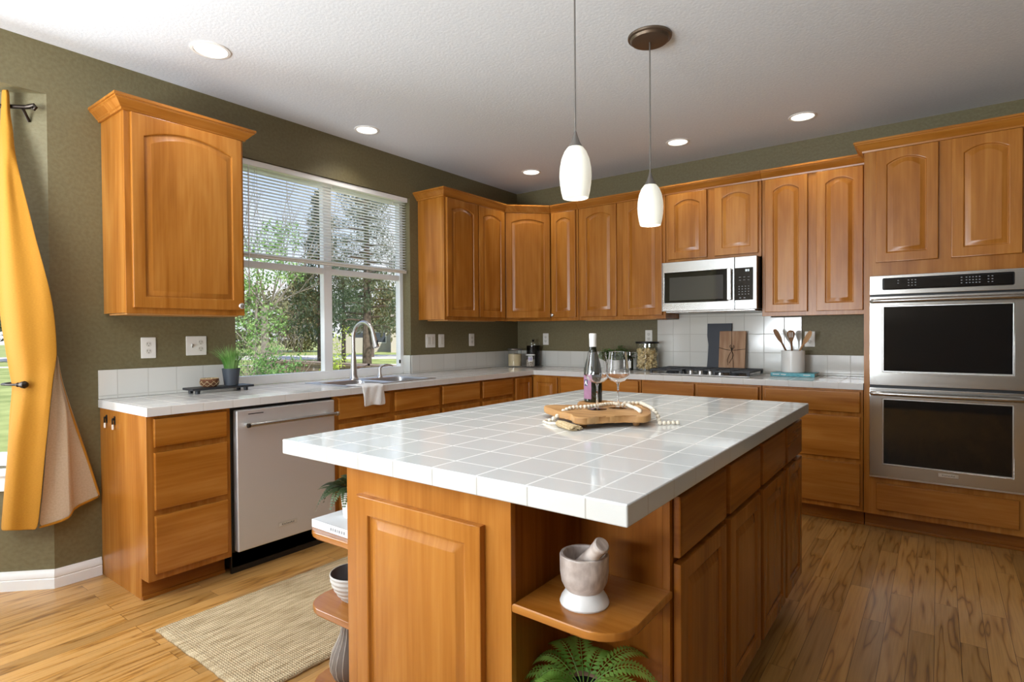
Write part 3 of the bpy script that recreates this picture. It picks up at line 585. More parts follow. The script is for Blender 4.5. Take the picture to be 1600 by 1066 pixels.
D1, D2, D3 = (.726, .858), (.432, .700), (.135, .404); DR = (.135, .698)
b1 = base_cab(PX, -3.687, -3.297, 'three-drawer maple base cabinet left of the dishwasher, at the counter end', [(-3.658, -3.322)+z for z in (D1, D2, D3)], [])
b2 = base_cab(PX, -2.668, -1.766, 'maple sink base cabinet right of the dishwasher, white towel over its front', [(-2.645, -2.247)+D1, (-2.197, -1.782)+D1], [(-2.645, -2.247)+DR, (-2.197, -1.782)+DR])
b3 = base_cab(PX, -1.764, -.874, 'maple base cabinet between the sink cabinet and the inner corner', [(-1.742, -1.325)+D1, (-1.283, -.895)+D1], [(-1.742, -1.325)+DR, (-1.283, -.895)+DR])
# corner cabinet: L-shaped, two doors meeting in the inner corner
t = thing('corner_base_cabinet', 'maple corner base cabinet with two doors meeting under the two jars', 'cabinet', (.3, -.3, 0))
def Lpoly(d, e): return [(.004, -.004), (.004, -e), (d, -e), (d, -d), (e, -d), (e, -.004)]
build('carcass', MB().prism(Lpoly(FD-.019, .872), TZ, TOP).prism(Lpoly(.49, .872), 0, TZ), MT['maple'], t)
build('face_frame', MB().prism([(FD-.019, -.872), (FD, -.872), (FD, -FD), (.872, -FD), (.872, -FD+.019), (FD-.019, -FD+.019)], TZ, TOP), MT['maple'], t)
build('toe_kick', MB().prism([(.49, -.872), (.504, -.872), (.504, -.504), (.872, -.504), (.872, -.49), (.49, -.49)], 0, TZ-.001), MT['maple_shaded'], t)
add_door(t, PX, -.845, -.606, .135, .855, FD, 0, stile=.045); add_door(t, NY, .606, .858, .135, .855, FD, 0, stile=.045)
b5 = base_cab(NY, .874, 1.627, 'maple base cabinet with one wide drawer, between corner and cooktop', [(.895, 1.608)+D1], [(.895, 1.245)+DR, (1.258, 1.608)+DR])
b6 = base_cab(NY, 1.629, 2.517, 'maple base cabinet with two drawer fronts below the gas cooktop', [(1.648, 2.050)+D1, (2.072, 2.498)+D1], [(1.648, 2.050)+DR, (2.072, 2.498)+DR])
b7 = base_cab(NY, 2.519, 3.118, 'three-drawer maple base cabinet beside the double oven cabinet', [(2.54, 3.102)+z for z in (D1, D2, D3)], [])

# hooks on the end panel of the first base cabinet
for px_, w_ in ((.098, 'nearer the wall'), (.205, 'nearer the drawers')):
    hk = thing('catch_hook', 'small black hook with white tip on cabinet end panel, the one '+w_, 'hook', (px_, -3.69, .80), 'hooks on the cabinet end panel')
    build('hook_plate', MB().box(px_-.009, px_+.009, -3.689, -3.6857, .800, .842, .0015), MT['black'], hk)
    build('hook_arm', MB().box(px_-.006, px_+.006, -3.697, -3.689, .822, .834, .002).box(px_-.006, px_+.006, -3.699, -3.695, .802, .832, .0015), MT['black'], hk)
    build('white_tip', MB().box(px_-.005, px_+.005, -3.699, -3.6915, .776, .8015, .002), MT['plastic'], hk)['label'] = 'white tip'

# ------------------------------------------------------------------ wall cabinets
UB, UT, UD = 1.355, 2.36, .30
DZ = (1.384, 2.348)
def knob(par, p, facing):
    m = frameM(p, facing)
    return build('knob', MB().lathe([(.006, 0), (.005, .012), (.009, .015), (.0155, .018), (.0165, .022), (.013, .027), (.006, .029), (0, .0292)], n=20).xf(m), MT['chrome'], par)
def wall_cab(facing, a0, a1, label, doors, crown_path, zb=UB, pre=None, post=None, sag=.034, rail=True):
    t = thing('wall_cabinet', label, 'cabinet', tuple(facepoint(facing, (a0+a1)/2, UD/2, zb)))
    def bx(mb, p0, p1, q0, q1, z0_, z1_, bev=0):
        return mb.box(q0, q1, p0, p1, z0_, z1_, bev) if facing == PX else mb.box(p0, p1, -q1, -q0, z0_, z1_, bev)
    build('carcass', bx(MB(), a0+G, a1-G, .003, UD-.019, zb+.004, UT), MT['maple'], t)
    build('face_frame', bx(MB(), a0+G, a1-G, UD-.019, UD, zb, UT, .0015), MT['maple'], t)
    ds = [add_door(t, facing, p0, p1, z0_, z1_, UD, sag) for p0, p1, z0_, z1_ in doors]
    build('crown_moulding', sweep(CROWN, crown_path, pre, post), MT['maple'], t, grain='y' if facing == PX else 'x')
    return t, ds
t1, d1 = wall_cab(PX, -3.662, -3.062, 'single-door maple wall cabinet left of the kitchen window', [(-3.634, -3.08)+DZ], [(0, -3.662), (UD, -3.662), (UD, -3.062), (0, -3.062)], sag=.05)
knob(t1, (UD+.022, -3.102, 1.408), PX)
t2, d2 = wall_cab(PX, -1.408, -.608, 'two-door maple wall cabinet right of the kitchen window', [(-1.388, -1.003)+DZ, (-.988, -.625)+DZ], [(0, -1.408), (UD, -1.408), (UD, -.608)], post=(.608, -UD))
t3 = thing('corner_wall_cabinet', 'diagonal one-door maple wall cabinet across the room corner', 'cabinet', (.2, -.2, UB))
q = .605
build('carcass', MB().prism([(.003, -.003), (.003, -q), (UD-.003, -q), (q, -UD+.003), (q, -.003)], UB+.004, UT), MT['maple'], t3)
dm = frameM((UD-.003, -q, UB), DG); dl = math.hypot(q-UD+.003, q-UD+.003)
build('face_frame', MB().box(0, dl, 0, UT-UB, -.003, .0, 0).xf(dm), MT['maple'], t3)
mb = panel_door(dl-.02, DZ[1]-DZ[0], .03); mb.xf(frameM((UD-.003+.01*.707, -q+.01*.707, DZ[0]), DG)); build('door', mb, MT['maple'], t3)
build('crown_moulding', sweep(CROWN, [(UD, -.605), (.605, -UD)], (UD, -1.4), (1.5, -UD)), MT['maple'], t3)
t4, d4 = wall_cab(NY, .608, .902, 'narrow one-door maple wall cabinet with knob, right of the diagonal corner cabinet', [(.624, .882)+DZ], [(.608, -UD), (.902, -UD)], pre=(UD, -.605), sag=.028)
knob(t4, (.640, -UD-.022, 1.408), NY)
t5, d5 = wall_cab(NY, .904, 1.718, 'two-door maple wall cabinet just left of the microwave', [(.938, 1.284)+DZ, (1.345, 1.692)+DZ], [(.904, -UD), (1.718, -UD)])
t6, d6 = wall_cab(NY, 1.720, 2.452, 'short two-door maple wall cabinet above the microwave', [(1.744, 2.055, 1.826, 2.348), (2.114, 2.430, 1.826, 2.348)], [(1.720, -UD), (2.452, -UD)], zb=1.797)
t7, d7 = wall_cab(NY, 2.454, 3.117, 'two-door maple wall cabinet between microwave and double oven cabinet', [(2.478, 2.758)+DZ, (2.814, 3.092)+DZ], [(2.454, -UD), (3.117, -UD)])
build('underside_panel', MB().box(.03, .262, -3.645, -3.08, UB-.005, UB+.003, .001), MT['maple_edge'], t1, grain='y')['label'] = 'pale underside'
build('underside_panel', MB().box(.03, .262, -1.33, -.70, UB-.005, UB+.003, .001), MT['maple_edge'], t2, grain='y')['label'] = 'pale underside'
build('underside_panel', MB().box(.95, 1.62, -.262, -.03, UB-.005, UB+.003, .001), MT['maple_edge'], t5, grain='x')['label'] = 'pale underside'
# tall oven cabinet
TX0, TX1 = 3.121, 3.925
t8 = thing('oven_cabinet', 'full-height maple cabinet built around the double wall oven', 'cabinet', (3.52, -.3, 0))
build('carcass', MB().box(TX0, TX0+.019, -FD+.019, -.003, TZ, UT).box(TX1-.019, TX1, -FD+.019, -.003, TZ, UT).box(TX0+.019, TX1-.019, -FD+.019, -.003, 1.59, UT).box(TX0+.019, TX1-.019, -FD+.019, -.003, TZ, .335)
    .box(TX0, TX1, -.49, -.003, 0, TZ), MT['maple'], t8)
build('face_frame', MB().plate([TX0, 3.175, 3.868, TX1], [TZ, .335, 1.583, UT], lambda i, j: not (i == 1 and j == 1), -FD+.019, -FD, 'xzy'), MT['maple'], t8)
build('toe_kick', MB().box(TX0, TX1, -.504, -.49, 0, TZ-.001).box(TX0, TX1, -.516, -.504, 0, .02, .004), MT['maple_shaded'], t8, grain='x')
add_door(t8, NY, 3.184, 3.493, 1.664, 2.348, FD, .034); add_door(t8, NY, 3.553, 3.862, 1.664, 2.348, FD, .034)
add_drawer(t8, NY, 3.19, 3.856, .137, .300, FD, name='drawer')
build('crown_moulding', sweep(CROWN, [(TX0, -UD-.056), (TX0, -FD), (TX1, -FD)]), MT['maple'], t8, grain='x')

# ------------------------------------------------------------------ countertop, splashes
ct = build('countertop', MB().plate([-.084, 0, .09, .52, .6095, 3.119], [-3.692, -2.9635, -2.52, -1.76, -1.4985, -.5965, -.001],
    lambda i, j: (i == 0 and 1 <= j <= 3) or (1 <= i <= 3 and not (i == 2 and j == 2)) or (i == 4 and j == 5), .8725, .914, 'xyz', .004), MT['counter_tile'])
tag(ct, 'white tiled L-shaped countertop along the two cabinet walls', 'countertop')
def splash(label, x0, x1, y0_, y1_, z1_):
    return tag(build('tile_backsplash', MB().box(x0, x1, y0_, y1_, .9145, z1_, .003), MT['splash_tile']), label, 'backsplash')
splash('low white tile backsplash left of the window, under two outlets', .001, .011, -3.692, -2.985, 1.066)
splash('low white tile backsplash on the window wall, right of the window', .001, .011, -1.497, -.012, 1.066)
splash('low white tile backsplash on the oven wall, from the corner to the cooktop tiles', .001, 1.524, -.011, -.001, 1.066)
tag(build('tile_backsplash', MB().plate([1.5255, 1.7195, 2.4525, 2.668], [.9145, 1.352, 1.394], lambda i, j: j == 0 or i == 1, -.001, -.0115, 'xzy', .002), MT['splash_tile']), 'tall white tile backsplash behind the gas cooktop', 'backsplash')
splash('short low tile backsplash at the right end, beside the oven cabinet', 2.6695, 3.118, -.011, -.001, 1.066)
tag(build('tile_jamb', MB().box(-.083, -.001, -1.507, -1.4975, .9145, 1.066, .002), MT['splash_tile']), 'white tile return at the right foot of the window opening', 'backsplash')

# ------------------------------------------------------------------ dishwasher
dw = thing('dishwasher', 'stainless steel dishwasher under the left counter with black toe panel', 'dishwasher', (.3, -2.983, 0))
Y0, Y1 = -3.287, -2.679
build('tub', MB().box(.01, .56, Y0, Y1, .03, .868), MT['black'], dw)
build('door', MB().box(.561, .604, Y0+.012, Y1-.003, .118, .853, .006, 3), MT['steel_v'], dw, grain='y')
build('toe_panel', MB().box(.545, .56, Y0-.004, Y1, .0, .112, .002), MT['black'], dw)
hz = .776
h_ = build('handle', MB().tube([(.652, -3.232, hz), (.652, -2.700, hz)], .0105, 14), MT['steel'], dw, grain='y')
for y in (-3.222, -2.735): build('handle_post', MB().tube([(.604, y, hz-.004), (.652, y, hz)], [.013, .0125], 12), MT['chrome'], h_)
for y in (-3.237, -2.695): build('handle_cap', MB().tube([(.652, y-.006, hz), (.652, y+.006, hz)], .012, 14), MT['darkbronze'] if y < -3 else MT['chrome'], h_)
build('vent_slot', MB().box(.6035, .6048, -3.214, -3.130, .827, .8315), MT['black'], dw)
bd = build('badge', MB().box(.604, .6055, -3.052, -2.938, .186, .212, .001), MT['chrome'], dw)
build('badge_inset', MB().box(.6055, .606, -3.047, -2.943, .191, .207), MT['ivory'], bd)
text_mesh('badge_lettering', 'KitchenAid', .0165, frameM((.6062, -2.995, .199), PX), MT['darkslot'], bd)

# ------------------------------------------------------------------ double oven
ov = thing('double_oven', 'stainless steel double wall oven with black glass doors', 'oven', (3.52, -.6, .335))
OX0, OX1 = 3.154, 3.889; OY = -.62
build('oven_body', MB().box(3.177, 3.866, -.578, -.02, .337, 1.581), MT['black'], ov)
build('chassis_trim', MB().box(OX0, OX1, -.592, -.5805, .336, 1.582, .001), MT['black'], ov)
pn = build('control_panel', MB().box(OX0, OX1, OY, -.593, 1.463, 1.580, .004), MT['oven_steel'], ov, grain='x')
scr = build('touch_screen', MB().box(3.221, 3.828, OY-.0025, OY, 1.490, 1.562, .008, 3), MT['blackglass'], pn)
kb = MB()
for cx0, nx, ny, dx in ((3.30, 1, 2, .02), (3.352, 3, 3, .0165), (3.60, 1, 3, .02), (3.622, 5, 3, .0145), (3.718, 2, 3, .017)):
    for i in range(nx):
        for j in range(ny):
            x = cx0+i*dx; z = 1.545-j*.016; kb.box(x-.0035, x+.0035, OY-.0032, OY-.0024, z-.002, z+.002)
build('keypad_lettering', kb, MT['keymark'], scr)
def oven_door(z0_, z1_, wz0, wz1, hz_, badge):
    d = build('oven_door', MB().plate([OX0, 3.222, 3.829, OX1], [z0_, wz0, wz1, z1_], lambda i, j: not (i == 1 and j == 1), -.593, OY, 'xzy', .003), MT['oven_steel'], ov, grain='x')
    build('door_glass', MB().box(3.2215, 3.8295, OY+.004, -.597, wz0-.001, wz1+.001), MT['blackglass'], d)
    fr = MB()
    for q0, q1, s0, s1 in ((3.222, 3.829, wz0, wz0+.006), (3.222, 3.829, wz1-.006, wz1), (3.222, 3.228, wz0, wz1), (3.823, 3.829, wz0, wz1)): fr.box(q0, q1, OY-.0012, OY+.003, s0, s1, .001)
    build('glass_bezel', fr, MT['chrome'], d)
    pts = [(3.168, OY, hz_-.002), (3.172, OY-.03, hz_)] + [(3.185+(3.858-3.185)*i/12, OY-.040-.012*math.sin(PI*i/12), hz_) for i in range(13)] + [(3.871, OY-.03, hz_), (3.875, OY, hz_-.002)]
    build('handle', MB().tube(pts, .0135, 14), MT['oven_steel'], d, grain='x')
    if badge:
        bg_ = build('badge', MB().box(3.497, 3.590, OY-.0022, OY-.0002, .388, .409, .0008), MT['chrome'], d)
        text_mesh('badge_lettering', 'KitchenAid', .0135, frameM((3.5435, OY-.0025, .3985), NY), MT['darkslot'], bg_)
oven_door(.909, 1.452, .992, 1.394, 1.424, False)
oven_door(.350, .893, .424, .828, .861, True)
build('bottom_vent', MB().box(OX0, OX1, -.606, -.593, .337, .347, .001), MT['chrome'], ov)

# ------------------------------------------------------------------ over-the-range microwave
mw = thing('microwave', 'stainless steel over-the-range microwave above the gas cooktop', 'microwave', (2.086, -.2, 1.40))
X0, X1, Z0, Z1 = 1.728, 2.444, 1.408, 1.794; YF = -.41
build('case', MB().box(X0+.004, X1-.002, -.383, -.013, Z0+.004, Z1, .003), MT['blacksatin'], mw)
build('underside', MB().box(X0+.02, X1-.02, -.375, -.02, Z0-.012, Z0+.004, .004).box(X0+.20, X1-.22, -.36, -.22, Z0-.015, Z0-.011, .002), MT['steel'], mw)
dx = 2.288
d = build('door', MB().plate([X0, 1.750, 2.240, dx], [Z0, 1.474, 1.712, Z1], lambda i, j: not (i == 1 and j == 1), -.384, YF, 'xzy', .004), MT['steel'], mw, grain='x')
gl_ = build('door_glass', MB().box(1.7495, 2.2405, YF+.004, -.386, 1.4735, 1.7125), MT['blackglass'], d)
build('viewing_window', MB().box(1.79, 2.205, YF+.0035, YF+.0042, 1.492, 1.672), MT['smokeglass'], gl_)
build('handle', MB().box(2.242, 2.274, YF-.036, YF-.022, 1.476, 1.712, .006, 3).box(2.246, 2.270, YF-.024, YF+.001, 1.482, 1.50, .003).box(2.246, 2.270, YF-.024, YF+.001, 1.688, 1.706, .003), MT['chrome'], d)
cp = build('control_panel', MB().box(dx+.002, X1, -.384, YF, Z0, Z1, .004), MT['steel'], mw, grain='x')
kp = build('keypad', MB().box(dx+.003, 2.420, YF-.002, YF+.0005, 1.474, 1.712, .001), MT['blackglass'], cp)
build('clock_display', MB().box(2.366, 2.376, YF-.0028, YF-.002, 1.683, 1.699).box(2.379, 2.383, YF-.0028, YF-.002, 1.683, 1.699).box(2.387, 2.393, YF-.0028, YF-.002, 1.683, 1.699), MT['display'], kp)
for nm, xs_, zs_, hw, hh in (('number_keys', [2.322+i*.022 for i in range(4)], [1.575-j*.019 for j in range(4)], .004, .0025), ('function_keys', [2.328+i*.03 for i in range(3)], [1.643, 1.621], .007, .0015), ('start_keys', [2.33, 2.36], [1.4915], .006, .0035)):
    kb = MB()
    for x in xs_:
        for z in zs_: kb.box(x-hw, x+hw, YF-.0028, YF-.002, z-hh, z+hh)
    build(nm, kb, MT['keymark'], kp)

# ------------------------------------------------------------------ gas cooktop
ck = thing('gas_cooktop', 'stainless gas cooktop with dark iron grates on the oven wall counter', 'cooktop', (2.04, -.30, .914))
CX0, CX1, CY0, CY1 = 1.664, 2.42, -.515, -.095
build('tray', MB().box(CX0, CX1, CY0, CY1, .9145, .924, .004), MT['steel'], ck, grain='x')
for i in range(3):
    x0 = CX0+.012+i*.245; x1 = x0+.242; g = MB()
    y0_, y1_ = (CY0+.02, CY1-.015) if i != 1 else (CY0+.095, CY1-.015)
    z = .957
    for (p, q_) in (((x0, y0_), (x1, y0_)), ((x0, y1_), (x1, y1_)), ((x0, y0_), (x0, y1_)), ((x1, y0_), (x1, y1_)), (((x0+x1)/2, y0_), ((x0+x1)/2, y1_)), ((x0, (y0_+y1_)/2), (x1, (y0_+y1_)/2))):
        g.box(min(p[0], q_[0])-.007, max(p[0], q_[0])+.007, min(p[1], q_[1])-.007, max(p[1], q_[1])+.007, z-.014, z, .003)
    for fy in (.25, .75):
        yy = y0_+(y1_-y0_)*fy
        g.box(x0, x1, yy-.005, yy+.005, z-.012, z, .002)
    for p in ((x0, y0_), (x1, y0_), (x0, y1_), (x1, y1_)): g.box(p[0]-.008, p[0]+.008, p[1]-.008, p[1]+.008, .924, z-.004, .002)
    build('grate', g, MT['iron'], ck)
for (x, y, r) in ((1.80, -.40, .032), (1.80, -.19, .04), (2.04, -.27, .05), (2.285, -.40, .032), (2.285, -.19, .04)):
    b_ = build('burner', MB().lathe([(r*1.15, 0), (r*1.15, .006), (r, .010), (r, .016), (r*.85, .019), (0, .019)], (x, y, .924), 24), MT['iron'], ck)
for x in (1.908, 1.982, 2.056, 2.130, 2.204):
    kn = build('control_knob', MB().lathe([(.022, 0), (.022, .004), (.018, .006), (.0165, .024), (.014, .027), (0, .027)], (x, -.470, .924), 20), MT['chrome'], ck)
    build('grip', MB().box(x-.004, x+.004, -.488, -.452, .948, .957, .002), MT['black'], kn)
# ================================================================== ISLAND
isl = thing('kitchen_island', 'maple kitchen island with end panel, corner shelves and four doors', 'island', (2.43, -2.8, 0))
IXF, IY0, IYB, IY1 = 2.976, -3.72, -3.437, -1.888
build('carcass', MB().box(1.866, IXF-.019, IYB, IY1, .105, .8665).box(1.93, 2.90, IYB, IY1-.06, 0, .105).box(2.112, 2.694, IY0+.019, IYB, .105, .8665).box(1.95, 2.85, -3.64, IYB, 0, .105), MT['maple_shaded'], isl)
build('face_frame', MB().box(IXF-.019, IXF, IYB, IY1, .105, .8665, .0015), MT['maple_shaded'], isl)
build('end_panel', MB().box(2.10, 2.706, IY0, IY0+.019, .105, .8665, .0015), MT['maple'], isl)
mb = panel_door(2.628-2.162, .785-.135, 0, .052); mb.xf(frameM((2.162, IY0, .135), NY)); build('raised_panel', mb, MT['maple'], isl)
for (p0, p1) in ((-3.42, -3.045), (-3.000, -2.642), (-2.600, -2.238), (-2.200, -1.893)):
    add_drawer(isl, PX, p0, p1, .692, .842, IXF, 'maple_shaded'); add_door(isl, PX, p0, p1, .132, .676, IXF, 0, 'maple_shaded', .05)
def corner_shelf(x0, x1, z, th=.020):
    """quarter shelf; x0 at the block, x1 the free end whose front corner is rounded"""
    r = .085; s = 1 if x1 > x0 else -1
    poly = [(x0, IYB+.001), (x0, IY0+.002)]
    cx, cy = x1-s*r, IY0+r
    for i in range(9):
        a = PI/2*i/8; poly.append((cx+s*r*math.sin(a), cy-r*math.cos(a)))
    poly.append((x1, IYB+.001))
    if s < 0: poly = poly[::-1]
    return build('corner_shelf', MB().prism(poly, z-th, z, .004), MT['shelf_maple'], isl, grain='x')
for z in (.625, .385, .125): corner_shelf(2.100, 1.862, z)
for z in (.615, .125): corner_shelf(2.706, 2.982, z)
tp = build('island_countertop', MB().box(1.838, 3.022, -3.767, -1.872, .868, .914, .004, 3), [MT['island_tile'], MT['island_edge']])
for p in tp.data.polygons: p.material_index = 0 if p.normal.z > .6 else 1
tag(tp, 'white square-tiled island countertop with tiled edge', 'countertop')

# ================================================================== LAMPS
SH = [(.0, .2), (.022, .198), (.030, .195), (.043, .178), (.054, .15), (.0605, .115), (.0620, .085), (.0600, .055), (.0555, .025), (.0495, .0), (.0465, .0), (.0525, .026), (.0570, .056), (.0590, .085), (.0575, .115), (.051, .148), (.040, .175), (.027, .191), (0, .193)]
for y, lab in ((-2.13, 'farther of the two white glass pendant lamps, its round bronze canopy in view'), (-2.845, 'nearer white glass pendant lamp, its cord running out of the top')):
    x = 2.37; zb = 1.765
    pd = thing('pendant_lamp', lab, 'pendant lamp', (x, y, zb), 'pendant lamps over the island')
    build('glass_shade', MB().lathe(SH, (x, y, zb), 40), MT['shade'], pd)
    build('socket_cap', MB().lathe([(.029, .192), (.027, .199), (.018, .215), (.011, .235), (.006, .252), (.004, .258), (0, .258)], (x, y, zb), 24), MT['nickelgray'], pd)
    light('pendant_bulb', 'SPOT', (x, y, zb-.004), (0, 0, -1), 9, (1, .96, .88), spot_size=math.radians(140), spot_blend=.8, shadow_soft_size=.045)
    build('cord', MB().tube([(x, y, zb+.255), (x, y, H-.028)], .0035, 8), MT['nickelgray'], pd)
    build('canopy', MB().lathe([(.0, 0), (.008, -.002), (.075, -.001), (.088, .004), (.094, .014), (.1035, .018), (.105, .024), (.105, .0275), (0, .0275)], (x, y, H-.028), 40), MT['bronze'], pd)
for (x, y, lab, r) in ((.561, -3.361, 'recessed ceiling light above the left wall cabinet, largest in view', .092), (.276, -2.153, 'recessed ceiling light over the sink window', .085),
        (.583, -.575, 'recessed ceiling light over the inner corner of the kitchen', .085), (1.914, -.548, 'recessed ceiling light above the microwave', .085), (2.764, -.531, 'recessed ceiling light nearest the double oven cabinet', .085)):
    rl = thing('recessed_light', lab, 'ceiling light', (x, y, H), 'recessed ceiling lights')
    build('trim_ring', MB().lathe([(r*.80, -.001), (r*.86, -.006), (r, -.004), (r*1.02, -.0005)], (x, y, H), 36, cap=False), MT['white'], rl)
    build('lens', MB().lathe([(0, -.002), (r*.82, -.002), (r*.82, -.0005), (0, -.0005)], (x, y, H), 36), MT['lens'], rl)
    light('recessed_lamp', 'SPOT', (x, y, H-.012), (0, 0, -1), 14, (1, .96, .9), spot_size=math.radians(125), spot_blend=.6, shadow_soft_size=.07)

# ================================================================== WALL PLATES
def plate_(label, p, facing, w, h, gangs):
    m = frameM(p, facing)
    t = thing('wall_outlet' if 'outlet' in label else 'light_switch', label, 'outlet' if 'outlet' in label else 'switch', tuple(m @ Vector((0, -h/2, 0))))
    build('cover_plate', MB().box(-w/2, w/2, -h/2, h/2, .0005, .0065, .003).xf(m), MT['plastic'], t)
    n = len(gangs)
    for i, g in enumerate(gangs):
        cx = (i-(n-1)/2)*.046
        if g == 'duplex':
            for cy in (-.0195, .0195):
                s_ = build('socket', MB().prism([(cx+.0165*math.cos(a)*(1 if abs(math.cos(a)) < .9 else .95), cy+.0145*math.sin(a)) for a in [2*PI*k/20 for k in range(20)]], .006, .0085, .0008).xf(m), MT['ivory'], t)
                build('slots', MB().box(cx-.0075, cx-.0055, cy-.001, cy+.008, .0083, .0089).box(cx+.0055, cx+.0075, cy-.001, cy+.007, .0083, .0089).box(cx-.002, cx+.002, cy-.010, cy-.006, .0083, .0089).xf(m), MT['darkslot'], s_)
        elif g == 'rocker':
            build('rocker', MB().box(cx-.0165, cx+.0165, -.033, .033, .006, .010, .0015).xf(m), MT['ivory'], t)
        elif g == 'toggle':
            build('toggle', MB().box(cx-.005, cx+.005, -.012, .012, .006, .008, .001).box(cx-.0035, cx+.0035, -.002, .009, .008, .016, .001).xf(m), MT['chrome'], t)
    return t
plate_('ivory two-socket wall outlet below the left wall cabinet, nearest the curtain', (0, -3.454, 1.177), PX, .075, .115, ['duplex'])
plate_('double plate with a toggle switch and outlet beside the potted grass', (0, -3.20, 1.183), PX, .115, .112, ['toggle', 'duplex'])
plate_('wide white double rocker switch just right of the window', (0, -1.272, 1.183), PX, .115, .115, ['rocker', 'rocker'])
plate_('narrow white rocker switch right of the wide double switch', (0, -1.138, 1.181), PX, .072, .115, ['rocker'])
plate_('white wall outlet on the window wall nearest the corner', (0, -.733, 1.184), PX, .072, .115, ['duplex'])
plate_('white wall outlet on the oven wall above the smoky jar', (.35, 0, 1.182), NY, .066, .115, ['duplex'])
plate_('white wall outlet above the pasta jar lid', (1.442, 0, 1.205), NY, .066, .115, ['duplex'])
plate_('white wall outlet behind the wooden spoons', (2.722, 0, 1.184), NY, .07, .115, ['duplex'])

# ================================================================== SINK
sk = thing('kitchen_sink', 'stainless steel double-bowl sink set in the counter under the window', 'sink', (.30, -2.14, .914))
def bowl_mb(x0, x1, y0, y1, zt, dep):
    mb = MB(); r = .05
    def ring(ins, z, rr):
        P = []
        for cx, cy, a0 in ((x1-ins-rr, y1-ins-rr, 0), (x0+ins+rr, y1-ins-rr, PI/2), (x0+ins+rr, y0+ins+rr, PI), (x1-ins-rr, y0+ins+rr, 1.5*PI)):
            for k in range(6): a = a0+PI/2*k/5; P.append((cx+rr*math.cos(a), cy+rr*math.sin(a), z))
        return P
    rows = [ring(0, zt, r), ring(.003, zt-.006, r), ring(.008, zt-dep+.03, r), ring(.02, zt-dep+.008, r*.8), ring(.045, zt-dep, r*.6)]
    mb.grid(rows, closed=True); mb.bm.verts.ensure_lookup_table(); mb.bm.faces.new(list(mb.bm.verts)[-24:])
    return mb
build('rim', MB().plate([.076, .165, .505, .534], [-2.534, -2.500, -2.155, -2.125, -1.780, -1.746], lambda i, j: not (i == 1 and j in (1, 3)), .9143, .9185, 'xyz', .002), MT['sinksteel'], sk)
for a, b in ((-2.4995, -2.1555), (-2.1245, -1.7805)):
    bw = build('bowl', bowl_mb(.1655, .5045, a, b, .9165, .17), MT['sinksteel'], sk, weld=True)
    build('drain', MB().lathe([(.04, 0), (.04, .004), (.033, .005), (.028, .001), (0, .001)], (.33, (a+b)/2, .7475), 24), MT['chrome'], bw)
fa = thing('kitchen_faucet', 'tall gooseneck pull-down kitchen faucet in satin nickel at the sink', 'faucet', (.118, -2.165, .9185))
fx, fy = .118, -2.165
build('body', MB().lathe([(.033, 0), (.033, .006), (.028, .012), (.025, .03), (.0225, .08), (.0195, .13), (.0165, .17), (.0150, .20), (0, .20)], (fx, fy, .9187), 28), MT['chrome'], fa)
arc = [(fx, fy, 1.10), (fx, fy, 1.16), (fx, fy, 1.22)] + [(fx+.103-.103*math.cos(a), fy+.012*math.sin(a/2), 1.225+.103*math.sin(a)) for a in [PI*.93*k/16 for k in range(1, 17)]]
build('gooseneck_spout', MB().tube(arc, .0128, 14), MT['chrome'], fa)
e0 = Vector(arc[-1]); dn = (Vector(arc[-1])-Vector(arc[-2])).normalized()
sp_ = build('spray_head', MB().tube([e0-dn*.006, e0+dn*.02, e0+dn*.07, e0+dn*.10, e0+dn*.102], [.0135, .0155, .0185, .0215, .019], 16), MT['chrome'], fa)
build('spray_button', MB().box(-.006, .006, -.004, .004, -.022, .022, .003).xf(Matrix.Translation(e0+dn*.072+Vector((.021, 0, 0)))), MT['black'], sp_)
hd = build('lever_handle', MB().tube([(fx, fy+.018, 1.005), (fx, fy+.05, 1.005), (fx, fy+.085, 1.008), (fx, fy+.125, 1.016)], [.015, .013, .007, .006], 12), MT['chrome'], fa)
build('handle_tip', MB().tube([(fx, fy+.124, 1.016), (fx, fy+.142, 1.019)], .0075, 10), MT['darkbronze'], hd)
sd = thing('soap_dispenser', 'small satin nickel soap dispenser pump beside the faucet', 'soap dispenser', (.118, -1.925, .9185))
build('base', MB().lathe([(.022, 0), (.022, .004), (.016, .010), (.012, .03), (.009, .05), (0, .05)], (.118, -1.925, .9187), 20), MT['chrome'], sd)
build('pump_spout', MB().tube([(.118, -1.925, .965), (.118, -1.925, .985), (.123, -1.915, 1.0), (.14, -1.88, 1.012), (.155, -1.845, 1.006), (.16, -1.835, .998)], [.012, .013, .010, .007, .006, .005], 12), MT['chrome'], sd)

# towel over the counter edge
def towel():
    prof = [(.43, .9185), (.47, .9200), (.55, .9215), (.598, .9215), (.612, .9185), (.6185, .910), (.6195, .892), (.6225, .86), (.6235, .82), (.6225, .788)]
    mb = MB(); rows = []
    n = 15
    for k, (x, z) in enumerate(prof):
        row = []
        for i in range(n):
            s = i/(n-1); fl = max(0, (k-5)/4)
            row.append((x+.006*math.sin(s*9+1)*fl+.002*(1+math.sin(s*17+k))*(.5 if k < 5 else 1), -2.480+.168*s+.004*fl*(s-.5)*2+.006*math.sin(k*.9)*(1 if i in (0, n-1) else 0), z+.0015*math.sin(s*11+k*1.7)+(.004*math.sin(s*4) if k == 9 else 0)))
        rows.append(row)
    mb.grid(rows); return mb
tw = build('hand_towel', towel(), MT['towel'], weld=False); tag(tw, 'white hand towel draped over the counter edge at the sink', 'towel')
sm = tw.modifiers.new('thick', 'SOLIDIFY'); sm.thickness = .005; sm.offset = 1; ss = tw.modifiers.new('soft', 'SUBSURF'); ss.levels = ss.render_levels = 2

